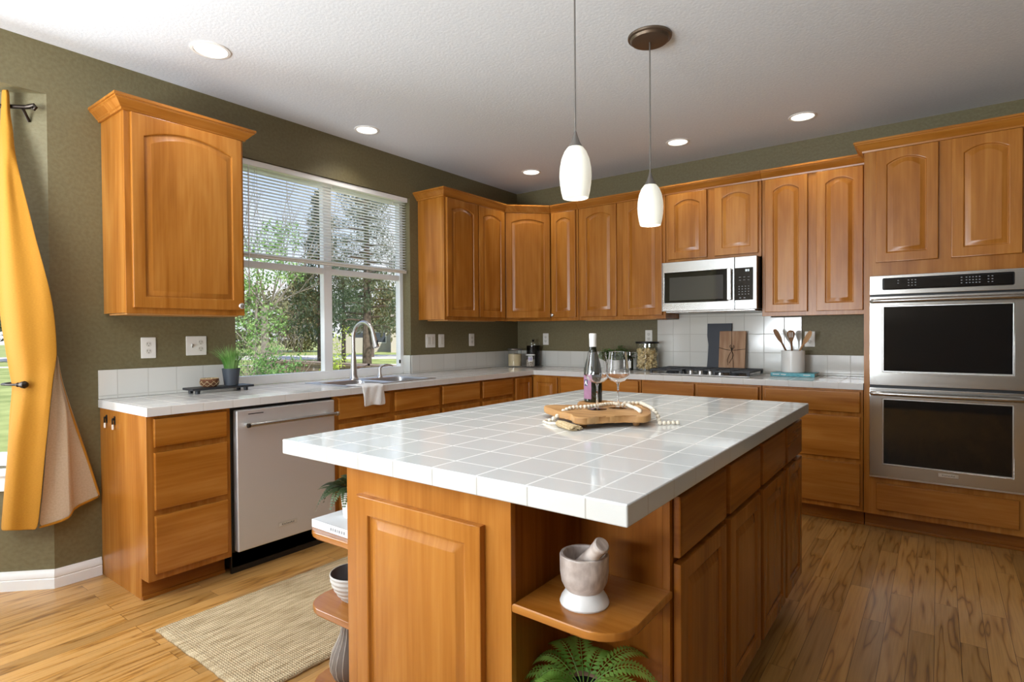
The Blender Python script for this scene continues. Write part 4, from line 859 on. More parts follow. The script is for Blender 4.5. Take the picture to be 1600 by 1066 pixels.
# ================================================================== PLANTS
def frond(p, az, ln, rise, droop, pin, n=21, w=.27):
    """one fern frond: arching rib with leaflet pairs"""
    mb = MB(); d = Vector((math.cos(az), math.sin(az), 0)); pts = []
    for i in range(n+1):
        t = i/n; pts.append(Vector(p)+d*ln*t*(1-.12*t)+Vector((0, 0, rise*t*1.6-(rise*1.6+droop)*t*t)))
    mb.tube(pts, lambda t: .0016*(1-t*.7), 4)
    for i in range(2, n+1):
        t = i/n; tan = (pts[i]-pts[i-1]).normalized(); side = tan.cross(Vector((0, 0, 1)))
        side = side.normalized() if side.length > .01 else Vector((-d.y, d.x, 0)); up = side.cross(tan)
        L = pin*(math.sin(PI*min(1, t*.88+.12))**.7)*(1 if t < .97 else .6)
        for s in (-1, 1): mb.leaf(pts[i], side*s+tan*.35-up*.12, up, max(.006, L), pin*w, .12)
    return mb
def plant_pot(prof, c, mat, parent, name='pot'): return build(name, MB().lathe(prof, c, 32), mat, parent)
def fern(name, label, c, pot_h, r, potmat, n, ln, pin, mat, seed, azs=None, rises=None):
    R_ = random.Random(seed); t = thing(name, label, 'plant', c)
    pp = plant_pot([(0, 0), (r*.78, 0), (r*.82, .004), (r, pot_h), (r*.93, pot_h), (r*.90, pot_h-.018), (0, pot_h-.018)], c, potmat, t)
    build('soil', MB().lathe([(0, pot_h-.012), (r*.905, pot_h-.014), (r*.90, pot_h-.0178), (0, pot_h-.0178)], c, 24), MT['soil'], pp)
    for i in range(n):
        az = azs[i] if azs else 2*PI*i/n+R_.uniform(-.2, .2)
        L = ln*R_.uniform(.75, 1.1); ri = rises[i] if rises else R_.uniform(.05, .13)
        build('frond', frond((c[0]+.012*math.cos(az), c[1]+.012*math.sin(az), c[2]+pot_h-.014), az, L, ri, R_.uniform(-.02, .045), pin*R_.uniform(.85, 1.1)), mat, t, weld=False)
    return t
fern('potted_fern', 'leafy green fern in blush pot on the right lower island shelf', (2.815, -3.575, .1255), .278, .048, MT['blush'], 18, .20, .036, MT['fern'], 3,
     azs=[-2.95, -2.7, -2.45, -2.2, -1.95, -1.65, -1.35, -1.05, -.7, -.3, .1, .5, 1.0, 1.6, 2.2, 2.7, -2.6, -1.5],
     rises=[.15, .09, .13, .07, .12, .05, .10, .06, .12, .15, .13, .15, .15, .15, .15, .16, .04, .13])
fern('potted_fern', 'dark green fern in white pot standing on the white book', (1.968, -3.590, .6515), .085, .046, MT['ceramic'], 15, .14, .030, MT['fern_dark'], 8,
     azs=[3.05, 2.75, 2.45, -2.95, -2.7, -2.4, -2.1, -1.8, -1.4, -.9, -.2, .6, 1.4, 2.1, -2.85], rises=[.13, .10, .13, .07, .12, .08, .11, .07, .1, .1, .11, .11, .12, .12, .04])
# grass in a charcoal pot
gc = (.145, -3.068, .9475)
gp = thing('potted_grass', 'tufted green grass in charcoal pot on the black riser tray', 'plant', gc)
pp = plant_pot([(0, 0), (.036, 0), (.038, .003), (.050, .100), (.046, .100), (.044, .088), (0, .088)], gc, MT['charcoal'], gp)
build('soil', MB().lathe([(0, .093), (.0445, .092), (.0442, .0885), (0, .0885)], gc, 24), MT['soil'], pp)
R_ = random.Random(5); mb = MB()
for i in range(300):
    a = R_.uniform(0, 2*PI); rr = .036*math.sqrt(R_.random()); lean = R_.uniform(.02, .5)+(rr/.036)*.25; h_ = R_.uniform(.10, .172)
    if i < 14: lean = R_.uniform(.75, 1.0); h_ = .19
    p = Vector((gc[0]+rr*math.cos(a), gc[1]+rr*math.sin(a), gc[2]+.09)); dr = Vector((math.cos(a), math.sin(a), 0)); sd_ = Vector((-dr.y, dr.x, 0))*.0022
    rows = []
    for k in range(4):
        t = k/3; c_ = p+dr*(lean*h_*t*t)+Vector((0, 0, h_*(t-.35*lean*t*t))); ww = (1-t*.85); rows.append([c_-sd_*ww, c_+sd_*ww])
    mb.grid(rows)
tag(gp, gp['label'], 'plant'); b_ = build('grass_blades', mb, MT['grass'], gp, weld=False); b_['kind'] = 'stuff'
# riser tray and woven bowl
tr = thing('riser_tray', 'low black riser tray on the left counter', 'tray', (.13, -3.13, .914))
build('board', MB().box(.066, .196, -3.308, -2.955, .934, .947, .003), MT['blacksatin'], tr)
for x in (.088, .172):
    for y in (-3.272, -2.995): build('foot', MB().lathe([(0, 0), (.012, 0), (.013, .02), (0, .02)], (x, y, .9142), 16), MT['blacksatin'], tr)
wb = thing('woven_bowl', 'small brown bowl wrapped in pale netted twine on the tray', 'bowl', (.125, -3.184, .9475))
wc = (.125, -3.184, .9475)
build('bowl', MB().lathe([(0, 0), (.036, 0), (.046, .012), (.050, .03), (.048, .046), (.043, .046), (.045, .03), (.041, .014), (0, .006)], wc, 32), MT['basket'], wb)
mb = MB()
for s in (1, -1):
    for k in range(9):
        a0 = 2*PI*k/9; pts = []
        for i in range(9):
            t = i/8; a = a0+s*t*1.1; z = .004+.042*t; r_ = .0375+.0145*math.sin(PI*min(1, t*.85+.1))
            pts.append((wc[0]+r_*math.cos(a), wc[1]+r_*math.sin(a), wc[2]+z))
        mb.tube(pts, .0011, 5)
mb.tube([(wc[0]+.047*math.cos(a), wc[1]+.047*math.sin(a), wc[2]+.047) for a in [2*PI*i/28 for i in range(28)]], .002, 6, closed=True)
build('twine_net', mb, MT['jute'], wb, weld=False)

# ================================================================== COUNTER IN THE CORNER
def jar(label, c, r, h, fill, fh, glass, lidmat, lid_h, name='storage_jar'):
    t = thing(name, label, 'jar', c)
    build('glass_body', MB().lathe([(0, 0), (r*.95, 0), (r, .006), (r, h), (r*.96, h), (r*.96, .008), (0, .007)], c, 32), glass, t)
    build('contents', MB().lathe([(0, .0085), (r*.945, .0085), (r*.945, fh*.97), (r*.5, fh), (0, fh*.98)], c, 28), fill, t)
    l = build('lid', MB().lathe([(0, h+.0005), (r*1.02, h+.0005), (r*1.04, h+.005), (r*1.04, h+lid_h-.004), (r*1.0, h+lid_h), (0, h+lid_h)], c, 32), lidmat, t)
    return t, l
jar('short glass jar of pale flour with a gray lid, in the counter corner', (.155, -.262, .9145), .068, .165, MT['flour'], .128, MT['jarglass'], MT['nickelgray'], .013)
t, l = jar('tall smoky glass canister with clear top, behind the seed jar', (.262, -.100, .9145), .066, .205, MT['darkslot'], .12, MT['smokejar'], MT['jarglass'], .035, 'storage_canister')
build('lid_knob', MB().lathe([(.012, .2405), (.009, .25), (.014, .262), (0, .266)], (.262, -.1, .9145), 20), MT['darkbronze'], l)
t, l = jar('small jar of seeds with purple label, in front of the smoky canister', (.330, -.245, .9145), .044, .112, MT['seeds'], .075, MT['jarglass'], MT['white'], .012)
mb = MB(); mb.grid([[(.330+.0449*math.cos(a), -.245+.0449*math.sin(a), .9145+z) for a in [math.radians(-85+d) for d in range(0, 61, 10)]] for z in (.055, .105)])
lb_ = build('label', mb, MT['paper'], t, weld=False)
mb = MB()
for a0 in (-78, -60, -46):
    mb.grid([[(.330+.0453*math.cos(math.radians(a0+d)), -.245+.0453*math.sin(math.radians(a0+d)), .9145+z) for d in (0, 4, 8)] for z in (.064, .098)])
build('label_stripes', mb, MT['purple'], lb_, weld=False)
# bushy herb in a small pot, dark bottle, pasta jar
hc = (1.215, -.195, .9145)
hp = thing('potted_herb', 'small bushy green plant in white pot behind the wine glasses', 'plant', hc)
pp = plant_pot([(0, 0), (.042, 0), (.052, .085), (.048, .085), (.046, .074), (0, .074)], hc, MT['ceramic'], hp)
build('soil', MB().lathe([(0, .079), (.0465, .078), (.0462, .0745), (0, .0745)], hc, 20), MT['soil'], pp)
R_ = random.Random(11); mb = MB()
for i in range(85):
    a = R_.uniform(0, 2*PI); el = R_.uniform(.15, 1.35); L = R_.uniform(.085, .15); d = Vector((math.cos(a)*math.cos(el)*1.25, math.sin(a)*math.cos(el), math.sin(el)*.9))
    p0 = Vector(hc)+Vector((.02*math.cos(a), .02*math.sin(a), .078)); p1 = p0+d*L
    mb.tube([p0, (p0+p1)/2+Vector((0, 0, .008)), p1], .001, 4)
    for k in range(9):
        q_ = p0.lerp(p1, .35+.65*k/8); b2 = a+k*2.4
        mb.leaf(q_, (math.cos(b2), math.sin(b2), .35), (0, 0, 1), R_.uniform(.026, .042), .022, .1)
build('foliage', mb, MT['herb'], hp, weld=False)
vb = thing('extract_bottle', 'small dark bottle with white label beside the pasta jar', 'bottle', (1.352, -.195, .9145))
vc = (1.352, -.195, .9145)
build('bottle_body', MB().lathe([(0, 0), (.026, 0), (.028, .003), (.028, .092), (.024, .105), (.012, .118), (.011, .128), (0, .128)], vc, 24), MT['bottleglass'], vb)
build('cap', MB().lathe([(0, .1285), (.014, .1285), (.014, .158), (.012, .160), (0, .160)], vc, 20), MT['steel'], vb)
mb = MB(); mb.grid([[(vc[0]+.0285*math.cos(a), vc[1]+.0285*math.sin(a), vc[2]+z) for a in [math.radians(-150+d) for d in range(0, 101, 10)]] for z in (.022, .082)])
build('label', mb, MT['paper'], vb, weld=False)
pj = thing('pasta_jar', 'large glass jar of pale pasta with a black lid left of the cooktop', 'jar', (1.492, -.155, .9145))
pc = (1.492, -.155, .9145)
build('glass_body', MB().lathe([(0, 0), (.088, 0), (.094, .007), (.094, .232), (.090, .232), (.090, .009), (0, .008)], pc, 36), MT['jarglass'], pj)
build('lid', MB().lathe([(0, .2325), (.098, .2325), (.099, .236), (.099, .246), (.096, .249), (0, .249)], pc, 36), MT['black'], pj)
R_ = random.Random(4); mb = MB()
for i in range(420):
    a = R_.uniform(0, 2*PI); rr = .074*math.sqrt(R_.random()) if i % 3 else .074; z = R_.uniform(.018, .185)
    m = Matrix.Translation((pc[0]+rr*math.cos(a), pc[1]+rr*math.sin(a), pc[2]+z)) @ Matrix.Rotation(R_.uniform(0, 6), 4, (R_.random(), R_.random(), R_.random()+.1))
    s = MB().grid([[(x*.017, y*.008, .005*math.cos(x*2.2+y)) for y in (-1, 0, 1)] for x in (-1, -.5, 0, .5, 1)]).xf(m)
    me_ = bpy.data.meshes.new('tmp'); s.bm.to_mesh(me_); s.bm.free(); mb.bm.from_mesh(me_); bpy.data.meshes.remove(me_)
o = build('pasta_pieces', mb, MT['pasta'], pj, weld=False); o['kind'] = 'stuff'
sm = o.modifiers.new('thick', 'SOLIDIFY'); sm.thickness = .002
# boards leaning on the tiles behind the cooktop
def lean(cx, z0, yb, yt, hgt):
    """board that stands at yb on the counter and leans back to yt at its top; local x across, y up, z outward"""
    a = math.atan2(yb-yt, hgt) if False else math.asin(min(.9, abs(yb-yt)/hgt))
    return Matrix.Translation((cx, yb, z0)) @ Matrix.Rotation(PI/2-a, 4, 'X')
m = lean(2.066, .9145, -.062, -.020, .40)
mb = MB().prism([(-.096, 0), (.094, 0), (.096, .18), (.094, .26), (.098, .398), (-.100, .398), (-.098, .30), (-.086, .22), (-.088, .12)], 0, .010, .003).xf(m)
sb = build('slate_board', mb, MT['slate']); tag(sb, 'dark slate serving board leaning on the tiles behind the cooktop', 'board')
m = lean(2.176, .9145, -.084, -.041, .335)
cb = thing('cutting_board', 'wood cutting board tied with dark twine, leaning before the slate board', 'cutting board', (2.176, -.084, .9145))
build('board', MB().box(-.102, .102, 0, .335, 0, .017, .004).uv('y').xf(m), MT['board_wood'], cb)
tz = .0186
tw_ = MB()
for p in ([(-.103, .20), (-.05, .185), (.0, .178), (.05, .184), (.103, .190)], [(-.008, .336), (-.004, .26), (.0, .178), (.012, .09), (.020, -.0)]):
    tw_.tube([(x, max(y, .001), tz) for x, y in p], .0018, 5)
for p in ([(0, .178), (-.018, .21), (-.012, .225), (0, .18)], [(0, .178), (.020, .205), (.014, .222), (0, .18)], [(0, .178), (-.02, .14), (-.032, .10), (-.026, .06)], [(0, .178), (.016, .14), (-.01, .09), (-.018, .075)]):
    tw_.tube([(x, y, tz+.003) for x, y in p], .0016, 5)
build('twine', tw_.xf(m), MT['darkbronze'], cb, weld=False)['label'] = 'dark twine tied in a bow'
# book, crock and wooden utensils
bk = thing('teal_book', 'thin teal book lying under the white utensil crock', 'book', (2.648, -.155, .9145))
build('cover', MB().box(2.500, 2.792, -.245, -.065, .9148, .9185, .001).box(2.500, 2.792, -.245, -.065, .9365, .940, .001).box(2.500, 2.792, -.2465, -.242, .9148, .940, .001), MT['teal'], bk)
build('pages', MB().box(2.504, 2.786, -.2415, -.069, .9187, .9363), MT['pages'], bk)
build('spine_lettering', MB().box(2.515, 2.56, -.2472, -.2464, .925, .931).box(2.57, 2.605, -.2472, -.2464, .925, .931).box(2.72, 2.765, -.2472, -.2464, .925, .931), MT['paper'], bk)
cc = (2.634, -.150, .9405)
cr_ = tag(build('utensil_crock', MB().lathe([(0, 0), (.074, 0), (.079, .004), (.080, .158), (.078, .161), (.073, .161), (.071, .157), (.070, .012), (0, .010)], cc, 40), MT['ceramic']), 'white ceramic crock holding wooden utensils on the teal book', 'crock')
def utensil(name, label, base, tip, head, mat):
    b = Vector(base); t_ = Vector(tip); ax = (t_-b).normalized(); L = (t_-b).length
    th = thing(name, label, 'utensil', base, 'wooden utensils in the crock')
    x = ax.cross(Vector((0.15, -1, 0))).normalized(); n_ = x.cross(ax); m = Matrix((x, ax, n_)).transposed().to_4x4(); m.translation = b
    build('handle', MB().tube([(0, s*L*.72, 0) for s in (0, .25, .5, .75, 1)], [.0055, .006, .0065, .006, .007], 10).uv('y').xf(m), mat, th)
    mb = MB(); out_ = [(-.006, L*.70), (-.016, L*.78), (-.026, L*.87), (-.026, L*.94), (-.016, L*.985), (0, L), (.016, L*.985), (.026, L*.94), (.026, L*.87), (.016, L*.78), (.006, L*.70)]
    if head == 'turner': out_ = [(-.006, L*.66), (-.014, L*.74), (-.017, L*.86), (-.014, L*.97), (-.006, L), (.010, L*.985), (.017, L*.92), (.016, L*.76), (.006, L*.66)]
    mb.prism([(p, q_) for p, q_ in out_], -.003, .004, .002).uv('y').xf(m); hd_ = build('head', mb, mat, th)
    if head == 'slotted':
        s_ = MB()
        for dx_ in (-.011, 0, .011): s_.box(dx_-.0022, dx_+.0022, L*.82, L*.95, .0038, .0047, .001)
        build('slots', s_.xf(m), MT['ceramic'], hd_)
    return th
utensil('wooden_turner', 'dark wooden turner leaning left in the white crock', (2.655, -.135, .955), (2.510, -.17, 1.262), 'turner', MT['spoon_wood'])
utensil('slotted_spoon', 'dark wooden slotted spoon, middle of the crock', (2.630, -.12, .955), (2.622, -.17, 1.252), 'slotted', MT['spoon_wood'])
utensil('wooden_spatula', 'pale wooden spatula leaning right in the white crock', (2.60, -.14, .955), (2.758, -.17, 1.245), 'turner', MT['pale_wood'])
# ================================================================== ON THE ISLAND
def smooth_loop(P, sub=4):
    out_ = []; k = len(P)
    for i in range(k):
        a, b, c, d = (Vector(P[(i+j-1) % k]) for j in range(4))
        for s in range(sub):
            t = s/sub; out_.append(tuple(.5*((2*b)+(c-a)*t+(2*a-5*b+4*c-d)*t*t+(3*b-a-3*c+d)*t**3)))
    return out_
sbd = thing('serving_board', 'wavy-edged wooden serving board on the island under the wine glasses', 'board', (2.46, -2.85, .914))
bp_ = [(2.242, -2.862), (2.258, -2.905), (2.322, -2.950), (2.392, -3.000), (2.437, -3.005), (2.500, -3.082), (2.545, -3.075), (2.562, -3.022), (2.592, -3.000), (2.622, -2.950), (2.680, -2.935), (2.690, -2.890),
       (2.655, -2.800), (2.608, -2.720), (2.548, -2.632), (2.486, -2.622), (2.440, -2.625), (2.385, -2.600), (2.325, -2.598), (2.285, -2.640), (2.300, -2.720), (2.345, -2.780), (2.325, -2.815), (2.285, -2.826)]
build('board', MB().prism(smooth_loop(bp_, 3), .931, .956, .006, 3), MT['acacia'], sbd, grain='x')
for x, y in ((2.30, -2.885), (2.505, -3.03), (2.64, -2.89), (2.34, -2.64), (2.53, -2.68)):
    build('foot', MB().lathe([(0, 0), (.010, 0), (.0135, .006), (.0125, .016), (0, .0168)], (x, y, .9142), 16), MT['acacia'], sbd)
wbt = thing('wine_bottle', 'dark wine bottle with white foil neck and pink label on the island', 'bottle', (2.345, -2.668, .9562))
wc = (2.345, -2.668, .9562); rb = .0375
build('bottle_body', MB().lathe([(0, .004), (rb*.8, 0), (rb*.97, .002), (rb, .007), (rb, .120), (rb*.97, .137), (rb*.86, .157), (rb*.68, .180), (rb*.50, .203), (rb*.40, .220), (rb*.37, .238), (0, .238)], wc, 40), MT['bottleglass'], wbt)
build('foil_capsule', MB().lathe([(rb*.385, .228), (rb*.395, .262), (rb*.41, .264), (rb*.41, .280), (rb*.38, .284), (0, .285)], wc, 32), MT['foil'], wbt)
def patch(a0, a1, z0, z1, r, c, n=14):
    mb = MB(); mb.grid([[(c[0]+r*math.cos(math.radians(a0+(a1-a0)*i/n)), c[1]+r*math.sin(math.radians(a0+(a1-a0)*i/n)), c[2]+z) for i in range(n+1)] for z in (z0, z1)]); return mb
lb = build('label', patch(-205, -72, .014, .112, rb+.0004, wc), MT['winelabel'], wbt, weld=False)
sq = build('label_picture', patch(-125, -97, .068, .094, rb+.0008, wc, 6), MT['navy'], lb, weld=False)
mb = MB()
def lp(a, z): return (wc[0]+(rb+.0012)*math.cos(math.radians(a)), wc[1]+(rb+.0012)*math.sin(math.radians(a)), wc[2]+z)
mb.bm.faces.new([mb.bm.verts.new(lp(a, z)) for a, z in ((-123, .074), (-112, .091), (-107, .088), (-104, .079), (-99, .073), (-99, .070), (-107, .074), (-112, .082), (-118, .074))])
build('white_figure', mb, MT['paper'], sq, weld=False)
def wineglass(label, c):
    g = thing('wine_glass', label, 'wine glass', c, 'wine glasses on the serving board')
    o_ = [(0, .098), (.010, .0985), (.025, .104), (.036, .113), (.0425, .124), (.0432, .134), (.040, .160), (.0365, .190), (.0335, .214)]
    i_ = [(.0327, .214), (.0357, .190), (.0392, .160), (.0423, .134), (.0416, .1245), (.035, .114), (.024, .1055), (.010, .1003), (0, .0998)]
    build('bowl', MB().lathe(o_+[(.0332, .2147)]+i_, c, 40, cap=False), MT['glass'], g)
    build('stem', MB().lathe([(.0045, .0075), (.0036, .02), (.0032, .06), (.0036, .085), (.0065, .0965)], c, 20, cap=True), MT['glass'], g)
    build('foot', MB().lathe([(0, .0002), (.036, .0002), (.0365, .0012), (.034, .0020), (.015, .0040), (.0055, .0072), (0, .0073)], c, 36), MT['glass'], g)
wineglass('left-hand wine glass, in front of the dark wine bottle', (2.472, -2.868, .9562))
wineglass('right-hand wine glass, beside the bottle, green plant behind it', (2.520, -2.792, .9562))
# bead garland
bg_ = thing('bead_garland', 'cream wooden bead garland with tassel, strung over the serving board', 'garland', (2.48, -2.85, .914))
me_b = None
def beads(path, step=.0162, r=.0076):
    global me_b
    path = [Vector(p) for p in path]; acc = 0; last = path[0]; out_ = [path[0]]
    for a, b in zip(path, path[1:]):
        L = (b-a).length
        if L < 1e-6: continue
        d = step-acc
        while d <= L:
            out_.append(a+(b-a)*d/L); d += step
        acc = (acc+L) % step
    for p in out_:
        if me_b is None:
            m0 = MB().lathe([(.0012, -r), (r*.55, -r*.86), (r*.87, -r*.5), (r, 0), (r*.87, r*.5), (r*.55, r*.86), (.0012, r)], (0, 0, 0), 12)
            ob = build('bead', m0, MT['bead'], bg_, origin=(0, 0, 0)); me_b = ob.data
            me_b.transform(Matrix.Translation(loc_of(bg_))); ob.location = p-loc_of(bg_)
        else:
            ob = bpy.data.objects.new('bead', me_b); COL.objects.link(ob); ob.parent = bg_; ob.location = p-loc_of(bg_)
        ob.rotation_euler = (rnd.uniform(0, 3), rnd.uniform(0, 3), 0)
zt = .9638; zc = .9218
beads([(2.352, -3.010, zc), (2.372, -2.998, .935), (2.385, -2.975, .954), (2.398, -2.935, zt), (2.412, -2.905, zt), (2.432, -2.878, zt), (2.452, -2.820, zt), (2.458, -2.770, zt), (2.470, -2.735, zt), (2.488, -2.742, zt), (2.500, -2.752, zt),
       (2.535, -2.742, zt), (2.552, -2.760, zt), (2.572, -2.785, zt), (2.592, -2.800, zt), (2.625, -2.842, zt), (2.650, -2.880, zt)])
beads([(2.505, -2.70, zt), (2.535, -2.672, zt), (2.560, -2.668, zt), (2.598, -2.718, zt), (2.640, -2.770, zt), (2.664, -2.800, zt-.002), (2.684, -2.815, .950), (2.696, -2.825, .936), (2.704, -2.840, zc), (2.716, -2.835, zc), (2.735, -2.815, zc), (2.752, -2.800, zc), (2.764, -2.790, zc)])
mb = MB(); R_ = random.Random(2)
h0 = Vector((2.422, -3.074, .926)); dr = Vector((.115, -.045, 0)).normalized(); sdv = Vector((-dr.y, dr.x, 0))
mb.tube([(2.374, -2.999, .935), (2.350, -2.985, .9185), (2.322, -2.985, .9180), (2.335, -3.025, .9185), (2.375, -3.055, .920), h0], .0042, 7)
build('cord', mb, MT['bead'], bg_, weld=False)
mb = MB()
for i in range(110):
    a_ = R_.uniform(0, 2*PI); q_ = math.sqrt(R_.random()); s = q_*math.cos(a_); hh = q_*math.sin(a_); L = R_.uniform(.100, .116)
    def tp_(t, ws, hs, zc_): return h0+dr*L*t+sdv*s*ws+Vector((0, 0, zc_-.926+hh*hs))
    mb.tube([tp_(0, .004, .004, .926), tp_(.12, .012, .010, .927), tp_(.4, .017, .011, .927), tp_(.75, .024, .009, .9245), tp_(1, .028, .007, .923)], .0016, 4)
mb.tube([h0+dr*.016+sdv*.0115*math.cos(a)+Vector((0, 0, .001+.0095*math.sin(a))) for a in [2*PI*i/12 for i in range(12)]], .002, 5, closed=True)
build('tassel', mb, MT['jute'], bg_, weld=False)

# ================================================================== ISLAND SHELVES
mc = (2.838, -3.612, .6155)
mo = thing('mortar', 'marble mortar bowl on the upper right island shelf', 'mortar', mc)
build('bowl', MB().lathe([(0, .030), (.040, .0305), (.046, .038), (.053, .052), (.0565, .075), (.0570, .112), (.0555, .1155), (.049, .1155), (.0465, .112), (.046, .08), (.040, .058), (.025, .047), (0, .045)], mc, 40), MT['stone'], mo)
build('foot', MB().lathe([(0, 0), (.056, 0), (.0575, .004), (.054, .014), (.043, .030), (.042, .034), (0, .034)], mc, 40), MT['stonewhite'], mo)['label'] = 'white marble foot'
pt = Vector((2.822, -3.604, .688)); pe = Vector((2.904, -3.648, .776)); ax = pe-pt
ps = tag(build('pestle', MB().tube([pt, pt+ax*.03, pt+ax*.12, pt+ax*.35, pt+ax*.7, pt+ax*.9, pt+ax*.97, pe], [.008, .017, .0205, .0185, .0165, .0175, .0185, .015], 24), MT['stone']), 'marble pestle leaning out of the mortar', 'pestle')
# white book, bowl, gourd vase on the left shelves
wk = thing('white_book', 'white hardcover book on the top left island shelf', 'book', (2.0, -3.59, .6255))
build('cover', MB().box(1.886, 2.09, -3.695, -3.475, .6255, .628, .001).box(1.886, 2.09, -3.695, -3.475, .6485, .6512, .001).box(1.886, 2.09, -3.6965, -3.692, .6255, .6512, .001), MT['book'], wk)
build('pages', MB().box(1.890, 2.088, -3.6915, -3.478, .6283, .6483), MT['pages'], wk)
lt = MB(); xx = 1.985
for wdt in (.005, .004, .006, .003, .006, .005, .006):
    lt.box(xx, xx+wdt, -3.6972, -3.6964, .634, .6425); xx += wdt+.006
build('spine_lettering', lt, MT['grayink'], wk)
bc = (1.985, -3.610, .3855)
bw = thing('ribbed_bowl', 'gray stoneware bowl with pale ribs on the middle left island shelf', 'bowl', bc)
prof = [(0, .006), (.030, 0), (.034, .003)]
for i in range(28):
    t = i/27; prof.append((.034+.041*math.sin(t*PI/2)**.8+.0013*math.sin(t*2*PI*5.5), .004+.088*t))
build('outer', MB().lathe(prof+[(.0745, .0925), (.0725, .092)], bc, 40, cap=False), MT['bowl'], bw)
build('inside', MB().lathe([(.0722, .0915)] + [(.030+.041*math.sin(t*PI/2)**.8, .010+.082*t) for t in (.95, .8, .65, .5, .35, .2, .08)] + [(.02, .011), (0, .010)], bc, 36, cap=False), MT['bowl_in'], bw)['label'] = 'dark gray inside'
vc = (1.968, -3.612, .1255)
vp = [(0, 0), (.040, 0), (.052, .010), (.064, .035), (.067, .060), (.060, .090), (.045, .120), (.034, .145), (.029, .170), (.0285, .190), (.025, .190), (.024, .17), (0, .16)]
vs2 = thing('gourd_vase', 'brown gourd-shaped vase with pale vertical stripes on the lowest left shelf', 'vase', vc)
build('body', MB().lathe(vp, vc, 40), MT['vase'], vs2)
mb = MB()
for k in range(18):
    a = 2*PI*k/18; mb.tube([(vc[0]+(r_+.0002)*math.cos(a), vc[1]+(r_+.0002)*math.sin(a), vc[2]+z) for r_, z in vp[2:10]], .0017, 5)
build('stripes', mb, MT['vaseline'], vs2, weld=False)['label'] = 'pale raised stripes'

# ================================================================== RUG
R_ = random.Random(9); rows = []
nx, ny = 20, 60
mb = MB()
x0, x1, y0, y1 = .868, 1.632, -3.768, -2.05
for j in range(ny+1):
    row = []
    for i in range(nx+1):
        x = x0+(x1-x0)*i/nx; y = y0+(y1-y0)*j/ny
        if i in (0, nx): x += R_.uniform(-.003, .003)
        if j in (0, ny): y += R_.uniform(-.003, .003)
        row.append((x, y, .0095+R_.uniform(-.0008, .0008)))
    rows.append(row)
mb.grid(rows)
rg = tag(build('rug', mb, MT['rug'], weld=False), 'natural jute runner rug on the oak floor beside the island', 'rug')
sm = rg.modifiers.new('thick', 'SOLIDIFY'); sm.thickness = .009; sm.offset = -1

# ================================================================== CURTAIN
cu = thing('window_curtain', 'mustard yellow curtain tied back at the bay window', 'curtain', (-.02, -3.98, .3))
def sheet(name, rows, mat, sub=2, th=.003):
    o = build(name, MB().grid(rows), mat, cu, weld=False)
    sm = o.modifiers.new('thick', 'SOLIDIFY'); sm.thickness = th; sm.offset = 0
    ss = o.modifiers.new('soft', 'SUBSURF'); ss.levels = ss.render_levels = sub
    return o
sheet('curtain_fabric', FACE, MT['curtain'])
sheet('lining', LINING, MT['lining'])['label'] = 'beige lining of the turned-back edge'
def strip(pts, wvec, off=(.0, .0, .0)):
    return [[Vector(p)+Vector(off), Vector(p)+Vector(w_)+Vector(off)] for p, w_ in zip(pts, wvec)]
edge = [r[-1] for r in LINING]; inner = [Vector(r[-2]) for r in LINING]
rows = [[Vector(e_)+Vector((.005, -.003, 0)), Vector(e_)+(i_-Vector(e_)).normalized()*min(.012, (i_-Vector(e_)).length*.8)+Vector((.005, -.003, .001))] for e_, i_ in zip(edge, inner)]
sheet('edge_hem', rows, MT['curtain'], 1)
bt = LINING[-1]; up = LINING[-2]
rows = [[Vector(p)+Vector((.005, -.004, 0)), Vector(p)+(Vector(q)-Vector(p)).normalized()*.014+Vector((.005, -.004, 0))] for p, q in zip(bt, up)]
sheet('bottom_hem', rows, MT['curtain'], 1)
rod = thing('curtain_rod', 'dark bronze curtain rod with scrolled end above the curtain', 'curtain rod', (-.2, -4.17, 2.34))
a = Vector((-.012, -3.962, 2.345)); bdir = Vector((-.7071, -.7071, 0))
build('rod', MB().tube([a, a+bdir*.95], .010, 12), MT['darkbronze'], rod)
sc_ = [a+Vector((0, 0, 0)), a-bdir*.020+Vector((0, 0, .004)), a-bdir*.036+Vector((0, 0, .010)), a-bdir*.043+Vector((0, 0, .001)), a-bdir*.036+Vector((0, 0, -.009)), a-bdir*.026+Vector((0, 0, -.004))]
build('finial', MB().tube(sc_, [.010, .012, .010, .009, .008, .006], 10), MT['darkbronze'], rod)
nb = Vector((.7071, -.7071, 0))
build('bracket', MB().tube([a+bdir*.012+Vector((0, 0, -.008)), a+bdir*.012-nb*.045+Vector((0, 0, -.02)), a+bdir*.012-nb*.079+Vector((0, 0, -.03))], .006, 8).box(-.010, .010, -.035, .035, -.003, .003) if False else
    MB().tube([a+bdir*.012+Vector((0, 0, -.008)), a+bdir*.012-nb*.02+Vector((0, 0, -.03)), a+bdir*.012-nb*.042+Vector((0, 0, -.055))], .007, 8), MT['darkbronze'], rod)
hb = thing('curtain_holdback', 'dark bronze holdback gripping the yellow curtain', 'holdback', (.03, -4.0, 1.015))
p0 = Vector((-.075, -4.035, 1.018)); p1 = Vector((.062, -4.012, 1.018))
build('arm', MB().tube([(-.118, -4.012, 1.018), (-.088, -4.045, 1.018), (-.045, -4.062, 1.018), (.0, -4.052, 1.018), (.045, -4.026, 1.018)], .0055, 10), MT['darkbronze'], hb)
fd = Vector((.75, .66, 0)); f0 = Vector((.045, -4.026, 1.018))
build('finial', MB().tube([f0-fd*.004, f0+fd*.004, f0+fd*.012, f0+fd*.022, f0+fd*.034, f0+fd*.044, f0+fd*.048], [.007, .0115, .010, .0155, .018, .012, .004], 16), MT['darkbronze'], hb)

